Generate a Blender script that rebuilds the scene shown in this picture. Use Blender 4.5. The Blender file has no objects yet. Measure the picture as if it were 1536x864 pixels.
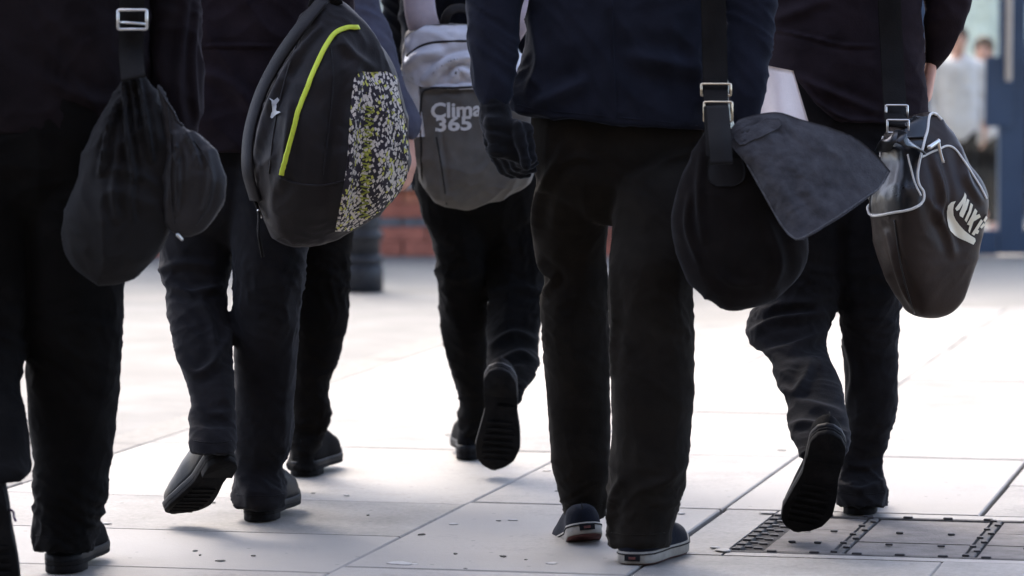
import bpy, bmesh, math, random
import numpy as np
from mathutils import Vector, Matrix
from mathutils.bvhtree import BVHTree

random.seed(7)
rng = np.random.default_rng(11)
scene = bpy.context.scene
COL = scene.collection
R = math.radians

# ------------------------------------------------------------------ camera
FPX = 5760.0                      # focal length in pixels of the 1536 px wide photograph
HOR = 60.0                        # horizon row
CH = 1.05                         # camera height
PITCH = math.atan((432 - HOR) / FPX)
cam_d = bpy.data.cameras.new('camera')
cam = bpy.data.objects.new('camera', cam_d)
COL.objects.link(cam)
scene.camera = cam
cam.location = (0, 0, CH)
cam.rotation_euler = (math.pi / 2 - PITCH, 0, 0)
cam_d.sensor_width = 36
cam_d.lens = 36 * FPX / 1536
cam_d.clip_start = 0.1
cam_d.clip_end = 500
cam_d.dof.use_dof = True
cam_d.dof.focus_distance = 8.15
cam_d.dof.aperture_fstop = 4.0

# ------------------------------------------------------------------ sky and sun
SUN_EL, SUN_AZ = 52.0, -24.0      # azimuth from straight ahead, minus = left
world = bpy.data.worlds.new('World')
scene.world = world
world.use_nodes = True
wn = world.node_tree
wn.nodes.clear()
sky = wn.nodes.new('ShaderNodeTexSky')
sky.sky_type = 'NISHITA'
sky.sun_disc = False
sky.sun_elevation = R(SUN_EL)
sky.sun_rotation = R(SUN_AZ)
sky.air_density = 0.6
sky.dust_density = 3.0
sky.ozone_density = 0.0
bg = wn.nodes.new('ShaderNodeBackground')
bg.inputs['Strength'].default_value = 0.15
wo = wn.nodes.new('ShaderNodeOutputWorld')
wn.links.new(sky.outputs[0], bg.inputs[0])
wn.links.new(bg.outputs[0], wo.inputs[0])

sd = bpy.data.lights.new('sun', 'SUN')
sd.energy = 0.5
sd.angle = R(26)
sd.color = (1.0, 0.96, 0.90)
sun = bpy.data.objects.new('sun', sd)
COL.objects.link(sun)
el, az = R(SUN_EL), R(SUN_AZ)
to_sun = Vector((math.sin(az) * math.cos(el), math.cos(az) * math.cos(el), math.sin(el)))
sun.rotation_euler = to_sun.to_track_quat('Z', 'Y').to_euler()
sun.location = to_sun * 20

scene.view_settings.view_transform = 'Standard'
scene.view_settings.look = 'None'
scene.view_settings.gamma = 1.0
scene.view_settings.exposure = 2.80
scene.render.engine = 'CYCLES'
scene.cycles.use_denoising = True
scene.cycles.max_bounces = 8
scene.cycles.transparent_max_bounces = 12

# ------------------------------------------------------------------ pixel to place
_F = np.array((0, math.cos(PITCH), -math.sin(PITCH)))
_U = np.array((0, math.sin(PITCH), math.cos(PITCH)))
_C = np.array((0, 0, CH))

def ray(x, y):
    return _F + np.array((1.0, 0, 0)) * (x - 768) / FPX + _U * (432 - y) / FPX

def W(x, y, Y):
    d = ray(x, y)
    return _C + d * (Y / d[1])

def G(x, y):
    d = ray(x, y)
    return _C + d * (-CH / d[2])

def Zrow(z, Y):                   # image row of height z at depth Y
    v = np.array((0, Y, z)) - _C
    return 432 - FPX * (v @ _U) / (v @ _F)

# ------------------------------------------------------------------ noise
def _hash(ix, iy, iz, seed):
    h = (ix.astype(np.int64) * 374761393 + iy.astype(np.int64) * 668265263 + iz.astype(np.int64) * 2147483647 + seed * 1274126177) & 0xffffffff
    h = ((h ^ (h >> 13)) * 1274126177) & 0xffffffff
    h = h ^ (h >> 16)
    return h

def pnoise(p, seed=0):
    p = np.asarray(p, float)
    i = np.floor(p)
    f = p - i
    u = f * f * f * (f * (f * 6 - 15) + 10)
    out = 0
    for dx in (0, 1):
        for dy in (0, 1):
            for dz in (0, 1):
                h = _hash(i[:, 0] + dx, i[:, 1] + dy, i[:, 2] + dz, seed)
                gx = (h & 255) / 127.5 - 1
                gy = ((h >> 8) & 255) / 127.5 - 1
                gz = ((h >> 16) & 255) / 127.5 - 1
                d = gx * (f[:, 0] - dx) + gy * (f[:, 1] - dy) + gz * (f[:, 2] - dz)
                w = (u[:, 0] if dx else 1 - u[:, 0]) * (u[:, 1] if dy else 1 - u[:, 1]) * (u[:, 2] if dz else 1 - u[:, 2])
                out = out + d * w
    return out

def ridged(p, freq, seed=0, warp=0.6, wf=3.0):
    p = np.asarray(p, float)
    w = np.stack([pnoise(p * wf + 17 * k, seed + 5 + k) for k in range(3)], 1) * warp
    n = pnoise(p * np.array(freq) + w * np.sqrt(np.array(freq)), seed)
    return 1 - np.clip(np.abs(n) * 2.4, 0, 1) ** 0.7

def smooth01(a, b, x):
    t = np.clip((x - a) / (b - a), 0, 1)
    return t * t * (3 - 2 * t)

# ------------------------------------------------------------------ materials
MATS = {}
def newmat(name):
    m = bpy.data.materials.new(name)
    m.use_nodes = True
    MATS[name] = m
    nt = m.node_tree
    return m, nt, nt.nodes['Principled BSDF']

def rgb(c):
    return (c[0], c[1], c[2], 1)

def nd(nt, typ, **kw):
    n = nt.nodes.new(typ)
    for k, v in kw.items():
        setattr(n, k, v)
    return n

def surf(name, col, rough=0.8, var=0.25, vscale=9.0, bump=0.15, bscale=400.0, bdist=0.001, spec=0.3, sheen=0.000,
         metal=0.0, col2=None, sheen_tint=(1, 1, 1), coat=0.0, stretch=None, rvar=0.0):
    """general worn material: two noise scales in colour, fine noise in the relief"""
    m, nt, b = newmat(name)
    L = nt.links.new
    tc = nd(nt, 'ShaderNodeTexCoord')
    src = tc.outputs['Object']
    n1 = nd(nt, 'ShaderNodeTexNoise')
    n1.inputs['Scale'].default_value = vscale
    n1.inputs['Detail'].default_value = 6
    n1.inputs['Roughness'].default_value = 0.62
    L(src, n1.inputs['Vector'])
    rp = nd(nt, 'ShaderNodeValToRGB')
    c2 = col2 if col2 else tuple(min(1, c * (1 + var)) for c in col)
    c1 = tuple(c * (1 - var) for c in col) if not col2 else col
    rp.color_ramp.elements[0].position = 0.32
    rp.color_ramp.elements[1].position = 0.70
    rp.color_ramp.elements[0].color = rgb(c1)
    rp.color_ramp.elements[1].color = rgb(c2)
    L(n1.outputs['Fac'], rp.inputs['Fac'])
    L(rp.outputs['Color'], b.inputs['Base Color'])
    b.inputs['Roughness'].default_value = rough
    if rvar:
        mr = nd(nt, 'ShaderNodeMapRange')
        mr.inputs['To Min'].default_value = max(0.02, rough - rvar)
        mr.inputs['To Max'].default_value = min(1, rough + rvar)
        L(n1.outputs['Fac'], mr.inputs['Value'])
        L(mr.outputs['Result'], b.inputs['Roughness'])
    b.inputs['Specular IOR Level'].default_value = spec
    b.inputs['Metallic'].default_value = metal
    if sheen:
        b.inputs['Sheen Weight'].default_value = sheen
        b.inputs['Sheen Roughness'].default_value = 0.45
        b.inputs['Sheen Tint'].default_value = rgb(sheen_tint)
    if coat:
        b.inputs['Coat Weight'].default_value = coat
        b.inputs['Coat Roughness'].default_value = 0.18
    if bump:
        n2 = nd(nt, 'ShaderNodeTexNoise')
        n2.inputs['Scale'].default_value = bscale
        n2.inputs['Detail'].default_value = 3
        if stretch:
            mp = nd(nt, 'ShaderNodeMapping')
            mp.inputs['Scale'].default_value = stretch
            L(src, mp.inputs['Vector'])
            L(mp.outputs[0], n2.inputs['Vector'])
        else:
            L(src, n2.inputs['Vector'])
        bp = nd(nt, 'ShaderNodeBump')
        bp.inputs['Strength'].default_value = bump
        bp.inputs['Distance'].default_value = bdist
        L(n2.outputs['Fac'], bp.inputs['Height'])
        L(bp.outputs['Normal'], b.inputs['Normal'])
    return m

def cloth(name, col, sheen=0.017, var=0.3, rough=0.9, tint=(0.85, 0.9, 1.0), bump=0.45, spec=0.07):
    return surf(name, col, rough=rough, var=var, vscale=14, bump=bump, bscale=260, bdist=0.0012, spec=spec, sheen=sheen, sheen_tint=tint)

cloth('black_trouser', (0.00448, 0.00400, 0.00361))
cloth('black_trouser_b', (0.00482, 0.00400, 0.00336))
cloth('navy_trouser', (0.01246, 0.01162, 0.01229), sheen=0.044)
cloth('brown_black_trouser', (0.01059, 0.00870, 0.00668), sheen=0.044, tint=(1, .92, .8))
cloth('black_jacket', (0.01008, 0.00740, 0.00823), sheen=0.033, tint=(.9, .8, 1))
cloth('plum_jacket', (0.018, 0.0128, 0.0155), sheen=0.033, tint=(1, .8, .9))
cloth('slate_jacket', (0.0600, 0.0600, 0.0800), sheen=0.055)
cloth('navy_blazer', (0.01008, 0.01090, 0.01672), sheen=0.055, tint=(.6, .75, 1))
cloth('dark_blue_jacket', (0.0043, 0.0051, 0.0077), sheen=0.028)
cloth('white_shirt', (0.88, 0.76, 0.7), sheen=0.000, var=0.06)
cloth('pale_mint_shirt', (0.62, 0.70, 0.64), sheen=0.000, var=0.1)
cloth('far_shirt', (0.62, 0.58, 0.58), sheen=0.0, var=0.1)
cloth('glove', (0.0066, 0.0066, 0.0072), sheen=0.138, bump=0.6)
cloth('nylon_black', (0.00609, 0.00510, 0.00471), rough=0.75, spec=0.2, sheen=0.028)
cloth('nylon_sheen', (0.01176, 0.00970, 0.00974), rough=0.6, spec=0.3, sheen=0.044)
cloth('webbing', (0.00930, 0.00830, 0.00764), rough=0.75, bump=0.7)
cloth('corduroy', (0.00739, 0.00580, 0.00521), rough=0.9, sheen=0.066)
surf('denim_flap', (.047, .046, .050), rough=0.9, var=0.28, vscale=38, bump=0.8, bscale=260, bdist=.0014, spec=0.08, sheen=0.07)
surf('denim_hem', (.085, .084, .088), rough=0.9, var=0.4, vscale=120, bump=0.6, spec=0.08)
cloth('backpack_black', (0.00930, 0.00660, 0.00622), rough=0.65, spec=0.3, sheen=0.028, tint=(1, .9, .95))
cloth('silver_nylon', (0.52, 0.51, 0.53), rough=0.32, spec=0.5, sheen=0.000, var=0.15)
cloth('olive_grey_nylon', (0.105, 0.098, 0.089), rough=0.7, sheen=0.028, var=0.15)
cloth('grey_nylon_seam', (0.0275, 0.0259, 0.0248), rough=0.7)
cloth('pink_grey_strap', (0.42, 0.36, 0.38), rough=0.6, var=0.15)
surf('neon_trim', (0.62, 0.72, 0.06), rough=0.5, var=0.08, bump=0.2, bscale=600)
surf('stain', (0.055, 0.053, 0.05), rough=0.9, var=0.3, vscale=60)
surf('dull_yellow', (0.30, 0.33, 0.05), rough=0.6, var=0.3, vscale=90)
surf('letter_print', (0.55, 0.54, 0.52), rough=0.6, var=0.08)
surf('cream_print', (0.78, 0.72, 0.55), rough=0.55, var=0.1, bump=0.1)
surf('piping_white', (0.72, 0.70, 0.64), rough=0.45, var=0.12)
surf('brown_leather', (0.027, 0.0165, 0.0115), rough=0.5, var=0.25, vscale=16, bump=0.25, bscale=180, spec=0.32, rvar=0.12)
surf('gloss_leather', (0.008, 0.009, 0.011), rough=0.3, var=0.2, vscale=16, bump=0.12, bscale=120, spec=0.6, rvar=0.1)
surf('shoe_leather', (0.0063, 0.0066, 0.0084), rough=0.42, var=0.3, vscale=25, bump=0.25, bscale=200, spec=0.07, rvar=0.12)
surf('dull_shoe', (0.0048, 0.0048, 0.0054), rough=0.75, var=0.35, vscale=25, bump=0.4, bscale=300, spec=0.03)
surf('sole_rubber', (0.008, 0.0075, 0.0075), rough=0.8, var=0.5, vscale=30, bump=0.6, bscale=150, bdist=0.002, spec=0.1)
surf('sole_edge', (0.0090, 0.0095, 0.0110), rough=0.55, var=0.3, vscale=30, spec=0.1)
surf('white_rubber', (0.28800, 0.27200, 0.23200), rough=0.6, col2=(0.17, 0.15, 0.125), vscale=22, bump=0.3)
surf('red_rubber', (0.10, 0.035, 0.03), rough=0.8, var=0.4, vscale=30)
cloth('canvas_shoe', (0.0077, 0.0088, 0.0132), sheen=0.055, bump=0.8)
surf('purple_lace', (0.05, 0.025, 0.07), rough=0.8)
surf('steel', (0.62, 0.61, 0.58), rough=0.28, metal=1.0, var=0.1, bump=0.05)
surf('brass', (0.68, 0.58, 0.42), rough=0.3, metal=1.0, var=0.1, bump=0.05)
surf('plastic_pale', (0.45, 0.45, 0.44), rough=0.45)
surf('skin', (0.52, 0.28, 0.21), rough=0.55, var=0.12, vscale=20, bump=0.1)
surf('hair_brown', (0.07, 0.04, 0.025), rough=0.7, var=0.4, bump=0.6, bscale=80, stretch=(8, 8, 1))
surf('hair_dark', (0.02, 0.016, 0.013), rough=0.65, var=0.4, bump=0.6, bscale=80, stretch=(8, 8, 1))
surf('blue_paint', (0.05, 0.078, 0.125), rough=0.4, var=0.12, vscale=4, bump=0.08, bscale=60)
surf('bollard_iron', (0.022, 0.024, 0.028), rough=0.5, var=0.3, vscale=8, bump=0.3, bscale=70)
surf('sill_stone', (0.34, 0.34, 0.33), rough=0.85, var=0.2)
surf('mortar', (0.45, 0.41, 0.37), rough=0.95, var=0.15, vscale=20, bump=0.5, bscale=150)
surf('brick_orange', (0.5, 0.2, 0.12), rough=0.9, var=0.25, vscale=12, bump=0.6, bscale=90, bdist=0.003)
surf('brick_red', (0.46, 0.165, 0.11), rough=0.9, var=0.25, vscale=12, bump=0.6, bscale=90, bdist=0.003)
surf('brick_blue', (0.17, 0.18, 0.19), rough=0.8, var=0.3, vscale=12, bump=0.5, bscale=90, bdist=0.003)
surf('render_pale', (0.55, 0.53, 0.47), rough=0.9, var=0.12, vscale=2, bump=0.3, bscale=60)
surf('gum', (0.36, 0.35, 0.33), rough=0.8, var=0.2, vscale=60)
surf('litter', (0.05, 0.045, 0.04), rough=0.9)
surf('cover_iron', (0.05, 0.049, 0.05), rough=0.6, var=0.4, vscale=30, bump=0.4, bscale=150, spec=0.2)
surf('cover_bar', (0.095, 0.09, 0.084), rough=0.85, var=0.35, vscale=40, bump=0.5, bscale=180, spec=0.15)
surf('cover_paver', (0.095, 0.086, 0.078), rough=0.85, col2=(0.175, 0.160, 0.146), vscale=14, bump=0.6, bscale=140, bdist=0.003)
surf('joint_dirt', (0.045, 0.042, 0.040), rough=0.95, var=0.4, vscale=30, bump=0.6, bscale=200, bdist=0.004)
surf('road_concrete', (0.178, 0.172, 0.158), rough=0.82, var=0.18, vscale=3, bump=0.5, bscale=120, bdist=0.003)
surf('blocker_wall_dark', (0.075, 0.062, 0.052), rough=0.9, var=0.3, vscale=3, bump=0.4, bscale=40)  # dark warm tone for the added rear wall, set for little bounce
surf('far_paving', (0.2, 0.19, 0.17), rough=0.85, var=0.15, vscale=2, bump=0.4, bscale=90, bdist=0.003)
surf('kerb_granite', (0.195, 0.185, 0.165), rough=0.8, var=0.2, vscale=30, bump=0.5, bscale=160)

def slab_material(name, a, b):
    m, nt, bs = newmat(name)
    L = nt.links.new
    geo = nd(nt, 'ShaderNodeNewGeometry')
    oi = nd(nt, 'ShaderNodeObjectInfo')
    n1 = nd(nt, 'ShaderNodeTexNoise'); n1.inputs['Scale'].default_value = 3.2; n1.inputs['Detail'].default_value = 10; n1.inputs['Roughness'].default_value = .66
    n2 = nd(nt, 'ShaderNodeTexNoise'); n2.inputs['Scale'].default_value = 70; n2.inputs['Detail'].default_value = 7; n2.inputs['Roughness'].default_value = .75
    n3 = nd(nt, 'ShaderNodeTexVoronoi'); n3.inputs['Scale'].default_value = 26
    for n in (n1, n2, n3):
        L(geo.outputs['Position'], n.inputs['Vector'])
    add = nd(nt, 'ShaderNodeMath', operation='MULTIPLY_ADD')
    L(n2.outputs['Fac'], add.inputs[0]); add.inputs[1].default_value = .62
    L(n1.outputs['Fac'], add.inputs[2])
    add2 = nd(nt, 'ShaderNodeMath', operation='MULTIPLY_ADD')
    L(oi.outputs['Random'], add2.inputs[0]); add2.inputs[1].default_value = .34
    L(add.outputs[0], add2.inputs[2])
    rp = nd(nt, 'ShaderNodeValToRGB')
    rp.color_ramp.elements[0].position = .60; rp.color_ramp.elements[0].color = rgb(a)
    rp.color_ramp.elements[1].position = 1.08 if False else 1.0; rp.color_ramp.elements[1].color = rgb(b)
    L(add2.outputs[0], rp.inputs['Fac'])
    # small dark spots of old gum and dirt, each with a shape of its own
    sp = nd(nt, 'ShaderNodeMath', operation='LESS_THAN')
    L(n3.outputs['Distance'], sp.inputs[0]); sp.inputs[1].default_value = .13
    pick = nd(nt, 'ShaderNodeSeparateColor'); L(n3.outputs['Color'], pick.inputs[0])
    pk = nd(nt, 'ShaderNodeMath', operation='GREATER_THAN'); L(pick.outputs[0], pk.inputs[0]); pk.inputs[1].default_value = .80
    mu = nd(nt, 'ShaderNodeMath', operation='MULTIPLY'); L(sp.outputs[0], mu.inputs[0]); L(pk.outputs[0], mu.inputs[1])
    mu2 = nd(nt, 'ShaderNodeMath', operation='MULTIPLY'); L(mu.outputs[0], mu2.inputs[0]); mu2.inputs[1].default_value = .55
    mx = nd(nt, 'ShaderNodeMix', data_type='RGBA')
    L(mu2.outputs[0], mx.inputs['Factor']); L(rp.outputs['Color'], mx.inputs['A']); mx.inputs['B'].default_value = (.07, .068, .065, 1)
    L(mx.outputs['Result'], bs.inputs['Base Color'])
    mr = nd(nt, 'ShaderNodeMapRange'); mr.inputs['To Min'].default_value = .50; mr.inputs['To Max'].default_value = .78
    L(n1.outputs['Fac'], mr.inputs['Value']); L(mr.outputs['Result'], bs.inputs['Roughness'])
    bs.inputs['Specular IOR Level'].default_value = .30
    bp = nd(nt, 'ShaderNodeBump'); bp.inputs['Strength'].default_value = .7; bp.inputs['Distance'].default_value = .003
    L(add.outputs[0], bp.inputs['Height']); L(bp.outputs['Normal'], bs.inputs['Normal'])
    return m
slab_material('slab', (.098, .093, .083), (.262, .248, .224))
slab_material('slab_b', (.124, .118, .105), (.290, .275, .248))

def pattern_material():
    """pale and yellow flecks printed on dark cloth"""
    m, nt, bs = newmat('fleck_print')
    L = nt.links.new
    tc = nd(nt, 'ShaderNodeTexCoord')
    mp = nd(nt, 'ShaderNodeMapping'); mp.inputs['Scale'].default_value = (1.0, 1.0, .78); mp.inputs['Rotation'].default_value = (0, R(32), 0)
    L(tc.outputs['Object'], mp.inputs['Vector'])
    v = nd(nt, 'ShaderNodeTexVoronoi'); v.distance = 'CHEBYCHEV'; v.inputs['Scale'].default_value = 165; v.inputs['Randomness'].default_value = .75
    L(mp.outputs[0], v.inputs['Vector'])
    lt = nd(nt, 'ShaderNodeMath', operation='LESS_THAN'); L(v.outputs['Distance'], lt.inputs[0]); lt.inputs[1].default_value = .47
    sc_ = nd(nt, 'ShaderNodeSeparateColor'); L(v.outputs['Color'], sc_.inputs[0])
    big = nd(nt, 'ShaderNodeTexNoise'); big.inputs['Scale'].default_value = 22; L(tc.outputs['Object'], big.inputs['Vector'])
    th = nd(nt, 'ShaderNodeMapRange'); th.inputs['From Min'].default_value = .38; th.inputs['From Max'].default_value = .66
    th.inputs['To Min'].default_value = .55; th.inputs['To Max'].default_value = .05
    L(big.outputs['Fac'], th.inputs['Value'])
    gt = nd(nt, 'ShaderNodeMath', operation='GREATER_THAN'); L(sc_.outputs[0], gt.inputs[0]); L(th.outputs['Result'], gt.inputs[1])
    on = nd(nt, 'ShaderNodeMath', operation='MULTIPLY'); L(lt.outputs[0], on.inputs[0]); L(gt.outputs[0], on.inputs[1])
    yl = nd(nt, 'ShaderNodeMath', operation='GREATER_THAN'); L(sc_.outputs[1], yl.inputs[0]); yl.inputs[1].default_value = .80
    c = nd(nt, 'ShaderNodeMix', data_type='RGBA'); L(yl.outputs[0], c.inputs['Factor'])
    c.inputs['A'].default_value = (.70, .64, .56, 1); c.inputs['B'].default_value = (.62, .60, .12, 1)
    c2 = nd(nt, 'ShaderNodeMix', data_type='RGBA'); L(on.outputs[0], c2.inputs['Factor'])
    c2.inputs['A'].default_value = (.022, .016, .024, 1); L(c.outputs['Result'], c2.inputs['B'])
    L(c2.outputs['Result'], bs.inputs['Base Color'])
    bs.inputs['Roughness'].default_value = .7
pattern_material()

def glass_material():
    m, nt, bs = newmat('door_glass')
    nt.nodes.remove(bs)
    out = [n for n in nt.nodes if n.type == 'OUTPUT_MATERIAL'][0]
    t = nd(nt, 'ShaderNodeBsdfTransparent'); t.inputs[0].default_value = (.88, .92, .91, 1)
    g = nd(nt, 'ShaderNodeBsdfGlossy'); g.inputs['Roughness'].default_value = .02
    fr = nd(nt, 'ShaderNodeFresnel'); fr.inputs['IOR'].default_value = 1.5
    mx = nd(nt, 'ShaderNodeMixShader')
    L = nt.links.new
    L(fr.outputs[0], mx.inputs[0]); L(t.outputs[0], mx.inputs[1]); L(g.outputs[0], mx.inputs[2]); L(mx.outputs[0], out.inputs[0])
glass_material()

# ------------------------------------------------------------------ mesh helpers
def props(o, label=None, cat=None, group=None, kind=None):
    for k, v in (('label', label), ('category', cat), ('group', group), ('kind', kind)):
        if v:
            o[k] = v
    return o

def make(name, V, F, mat, parent=None, base=(0, 0, 0), smooth=True, loc=None):
    """verts in world space; stored relative to the thing's base"""
    V = np.asarray(V, float) - np.asarray(base, float)
    me = bpy.data.meshes.new(name)
    me.from_pydata(V.tolist(), [], [tuple(int(i) for i in f) for f in F])
    me.update()
    if smooth:
        me.polygons.foreach_set('use_smooth', [True] * len(me.polygons))
    me.materials.append(MATS[mat])
    o = bpy.data.objects.new(name, me)
    COL.objects.link(o)
    if parent is None:
        o.location = base
    else:
        o.parent = parent
    return o

def bevel(o, w, seg=2):
    m = o.modifiers.new('bevel', 'BEVEL'); m.width = w; m.segments = seg; m.limit_method = 'ANGLE'
    return o

def empty(name, base):
    o = bpy.data.objects.new(name, None)
    o.empty_display_size = .1
    COL.objects.link(o)
    o.location = base
    return o

class B:                          # collects verts and faces
    def __init__(s):
        s.V = np.zeros((0, 3)); s.F = []
    def add(s, V, F):
        n = len(s.V); s.V = np.vstack([s.V, np.asarray(V, float)]); s.F += [tuple(i + n for i in f) for f in F]
        return s

def box(cx, cy, cz, sx, sy, sz, rot=None):
    V = np.array([(x, y, z) for x in (-.5, .5) for y in (-.5, .5) for z in (-.5, .5)]) * (sx, sy, sz)
    if rot is not None:
        V = V @ np.array(rot).T
    V = V + (cx, cy, cz)
    F = [(0, 1, 3, 2), (4, 6, 7, 5), (0, 4, 5, 1), (2, 3, 7, 6), (0, 2, 6, 4), (1, 5, 7, 3)]
    return V, F

def rings(Rs, cap=True, closed=True):
    """skin a list of equal length rings"""
    n = len(Rs[0]); V = np.vstack(Rs); F = []
    for i in range(len(Rs) - 1):
        for j in range(n if closed else n - 1):
            k = (j + 1) % n
            F.append((i * n + j, i * n + k, (i + 1) * n + k, (i + 1) * n + j))
    if cap:
        V = np.vstack([V, Rs[0].mean(0), Rs[-1].mean(0)])
        a, b = len(V) - 2, len(V) - 1
        m = (len(Rs) - 1) * n
        for j in range(n):
            k = (j + 1) % n
            F.append((a, k, j)); F.append((b, m + j, m + k))
    return V, F

def hermite(t, T, P):
    T = np.asarray(T, float); P = np.asarray(P, float)
    d = np.diff(T); s = np.diff(P, axis=0) / d[:, None]
    M = np.zeros_like(P)
    M[0] = s[0]; M[-1] = s[-1]
    for i in range(1, len(T) - 1):
        w1, w0 = d[i - 1], d[i]
        M[i] = (s[i - 1] * w0 + s[i] * w1) / (w0 + w1)
    i = np.clip(np.searchsorted(T, t, side='right') - 1, 0, len(d) - 1)
    h = d[i][:, None]; u = ((t - T[i]) / d[i])[:, None]
    return ((2 * u**3 - 3 * u**2 + 1) * P[i] + (u**3 - 2 * u**2 + u) * h * M[i] + (-2 * u**3 + 3 * u**2) * P[i + 1] + (u**3 - u**2) * h * M[i + 1])

def loft(rows, n=40, step=4.0, expo=2.2, ratio=0.85, yaw=0.0, shrink=1.0, closed_round=False):
    """rows: (image row, left x, right x, depth Y[, depth/width ratio]) top to bottom -> closed solid"""
    rows = [tuple(r) + (ratio,) * (5 - len(r)) for r in rows]
    A = np.array(rows, float)
    t = np.arange(A[0, 0], A[-1, 0] + .01, (A[-1, 0] - A[0, 0]) / max(6, round((A[-1, 0] - A[0, 0]) / step)))
    P = hermite(t, A[:, 0], A[:, 1:])
    th = np.linspace(0, 2 * math.pi, n, endpoint=False)
    c, s_ = np.cos(th), np.sin(th)
    ex = np.sign(c) * np.abs(c) ** (2 / expo); ey = np.sign(s_) * np.abs(s_) ** (2 / expo)
    cy, sy = math.cos(yaw), math.sin(yaw)
    Rs = []
    for y, (xl, xr, Y, q) in zip(t, P):
        ctr = W((xl + xr) / 2, y, Y)
        rx = abs(xr - xl) / 2 / FPX * Y * shrink
        rx = max(rx, .002)
        ry = rx * q
        # rotate the section about the vertical and rescale so that its width in view stays
        if yaw:
            px = ex * cy - ey * q * sy; py = ex * sy + ey * q * cy
            k = px.max()
            X = px / k * rx; Yy = py / k * rx
        else:
            X = ex * rx; Yy = ey * ry
        Rs.append(np.stack([ctr[0] + X, ctr[1] + Yy, np.full(n, ctr[2])], 1))
    return rings(Rs)

def capsule(p0, p1, r0, r1, n=12, k=4):
    p0, p1 = np.asarray(p0, float), np.asarray(p1, float)
    d = p1 - p0; Ln = np.linalg.norm(d); d = d / Ln
    a = np.cross(d, (0, 0, 1) if abs(d[2]) < .9 else (1, 0, 0)); a /= np.linalg.norm(a); b = np.cross(d, a)
    th = np.linspace(0, 2 * math.pi, n, endpoint=False)
    circ = np.cos(th)[:, None] * a + np.sin(th)[:, None] * b
    Rs = []
    for i in range(k):
        f = (i + .4) / (k) * math.pi / 2
        Rs.append(p0 - d * r0 * math.cos(f) + circ * r0 * math.sin(f))
    Rs.append(p0 + circ * r0); Rs.append(p1 + circ * r1)
    for i in range(k):
        f = (k - i - .6) / k * math.pi / 2
        Rs.append(p1 + d * r1 * math.cos(f) + circ * r1 * math.sin(f))
    return rings(Rs)

def ellipsoid(c, r, n=24, m=16, rot=None):
    th = np.linspace(0, 2 * math.pi, n, endpoint=False)
    Rs = []
    for i in range(m):
        f = math.pi * (i + .35) / (m - .3)
        Rs.append(np.stack([np.cos(th) * math.sin(f) * r[0], np.sin(th) * math.sin(f) * r[1], np.full(n, -math.cos(f) * r[2])], 1))
    V, F = rings(Rs)
    if rot is not None:
        V = V @ np.array(rot).T
    return V + np.asarray(c), F

def tube(pts, r, n=8, closed=False):
    P = np.asarray(pts, float)
    m = len(P); Rs = []
    rr = np.full(m, r) if np.isscalar(r) else np.asarray(r)
    T = np.gradient(P, axis=0)
    if closed:
        T = np.roll(P, -1, 0) - np.roll(P, 1, 0)
    T /= np.linalg.norm(T, axis=1)[:, None] + 1e-9
    up = np.array((0.1, -1.0, .15))
    th = np.linspace(0, 2 * math.pi, n, endpoint=False)
    for i in range(m):
        a = np.cross(T[i], up); a /= np.linalg.norm(a) + 1e-9; b = np.cross(T[i], a)
        Rs.append(P[i] + rr[i] * (np.cos(th)[:, None] * a + np.sin(th)[:, None] * b))
    if closed:
        V, F = rings(Rs, cap=False)
        for j in range(n):
            k = (j + 1) % n
            F.append(((m - 1) * n + j, (m - 1) * n + k, k, j))
        return V, F
    return rings(Rs)

def ribbon(pts, width, thick, normal=(0, -1, 0)):
    """flat strap along 3-D points; normal = way its face looks"""
    P = np.asarray(pts, float); m = len(P)
    T = np.gradient(P, axis=0); T /= np.linalg.norm(T, axis=1)[:, None]
    N = np.asarray(normal, float); N = np.tile(N, (m, 1)) if N.ndim == 1 else N
    w = np.full(m, width) if np.isscalar(width) else np.asarray(width)
    Rs = []
    for i in range(m):
        s_ = np.cross(T[i], N[i]); s_ /= np.linalg.norm(s_); nn = np.cross(s_, T[i])
        h = w[i] / 2; q = thick / 2; e = min(h * .15, q)
        prof = [(-h, -q + e), (-h + e, -q), (h - e, -q), (h, -q + e), (h, q - e), (h - e, q), (-h + e, q), (-h, q - e)]
        Rs.append(np.array([P[i] + s_ * a + nn * b for a, b in prof]))
    return rings(Rs)

def dense(pts, k=8):
    P = np.asarray(pts, float)
    if len(P) < 3:
        t = np.linspace(0, 1, k + 1)[:, None]
        return P[0] * (1 - t) + P[-1] * t
    T = np.arange(len(P), dtype=float)
    return hermite(np.linspace(0, len(P) - 1, (len(P) - 1) * k + 1), T, P)

def remesh(B_, voxel, smooth=4, fac=.5):
    me = bpy.data.meshes.new('tmp'); me.from_pydata(B_.V.tolist(), [], B_.F); me.update()
    o = bpy.data.objects.new('tmp', me); COL.objects.link(o)
    m = o.modifiers.new('r', 'REMESH'); m.mode = 'VOXEL'; m.voxel_size = voxel; m.adaptivity = 0
    if smooth:
        s = o.modifiers.new('s', 'SMOOTH'); s.factor = fac; s.iterations = smooth
    dg = bpy.context.evaluated_depsgraph_get()
    ev = o.evaluated_get(dg); em = ev.to_mesh()
    V = np.zeros(len(em.vertices) * 3); em.vertices.foreach_get('co', V); V = V.reshape(-1, 3)
    N = np.zeros(len(em.vertices) * 3); em.vertices.foreach_get('normal', N); N = N.reshape(-1, 3)
    F = [tuple(p.vertices) for p in em.polygons]
    ev.to_mesh_clear()
    bpy.data.objects.remove(o); bpy.data.meshes.remove(me)
    return V, F, N

def to_px(V):
    d = V - _C
    w = d @ _F
    return np.stack([768 + FPX * d[:, 0] / w, 432 - FPX * (d @ _U) / w], 1)

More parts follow.
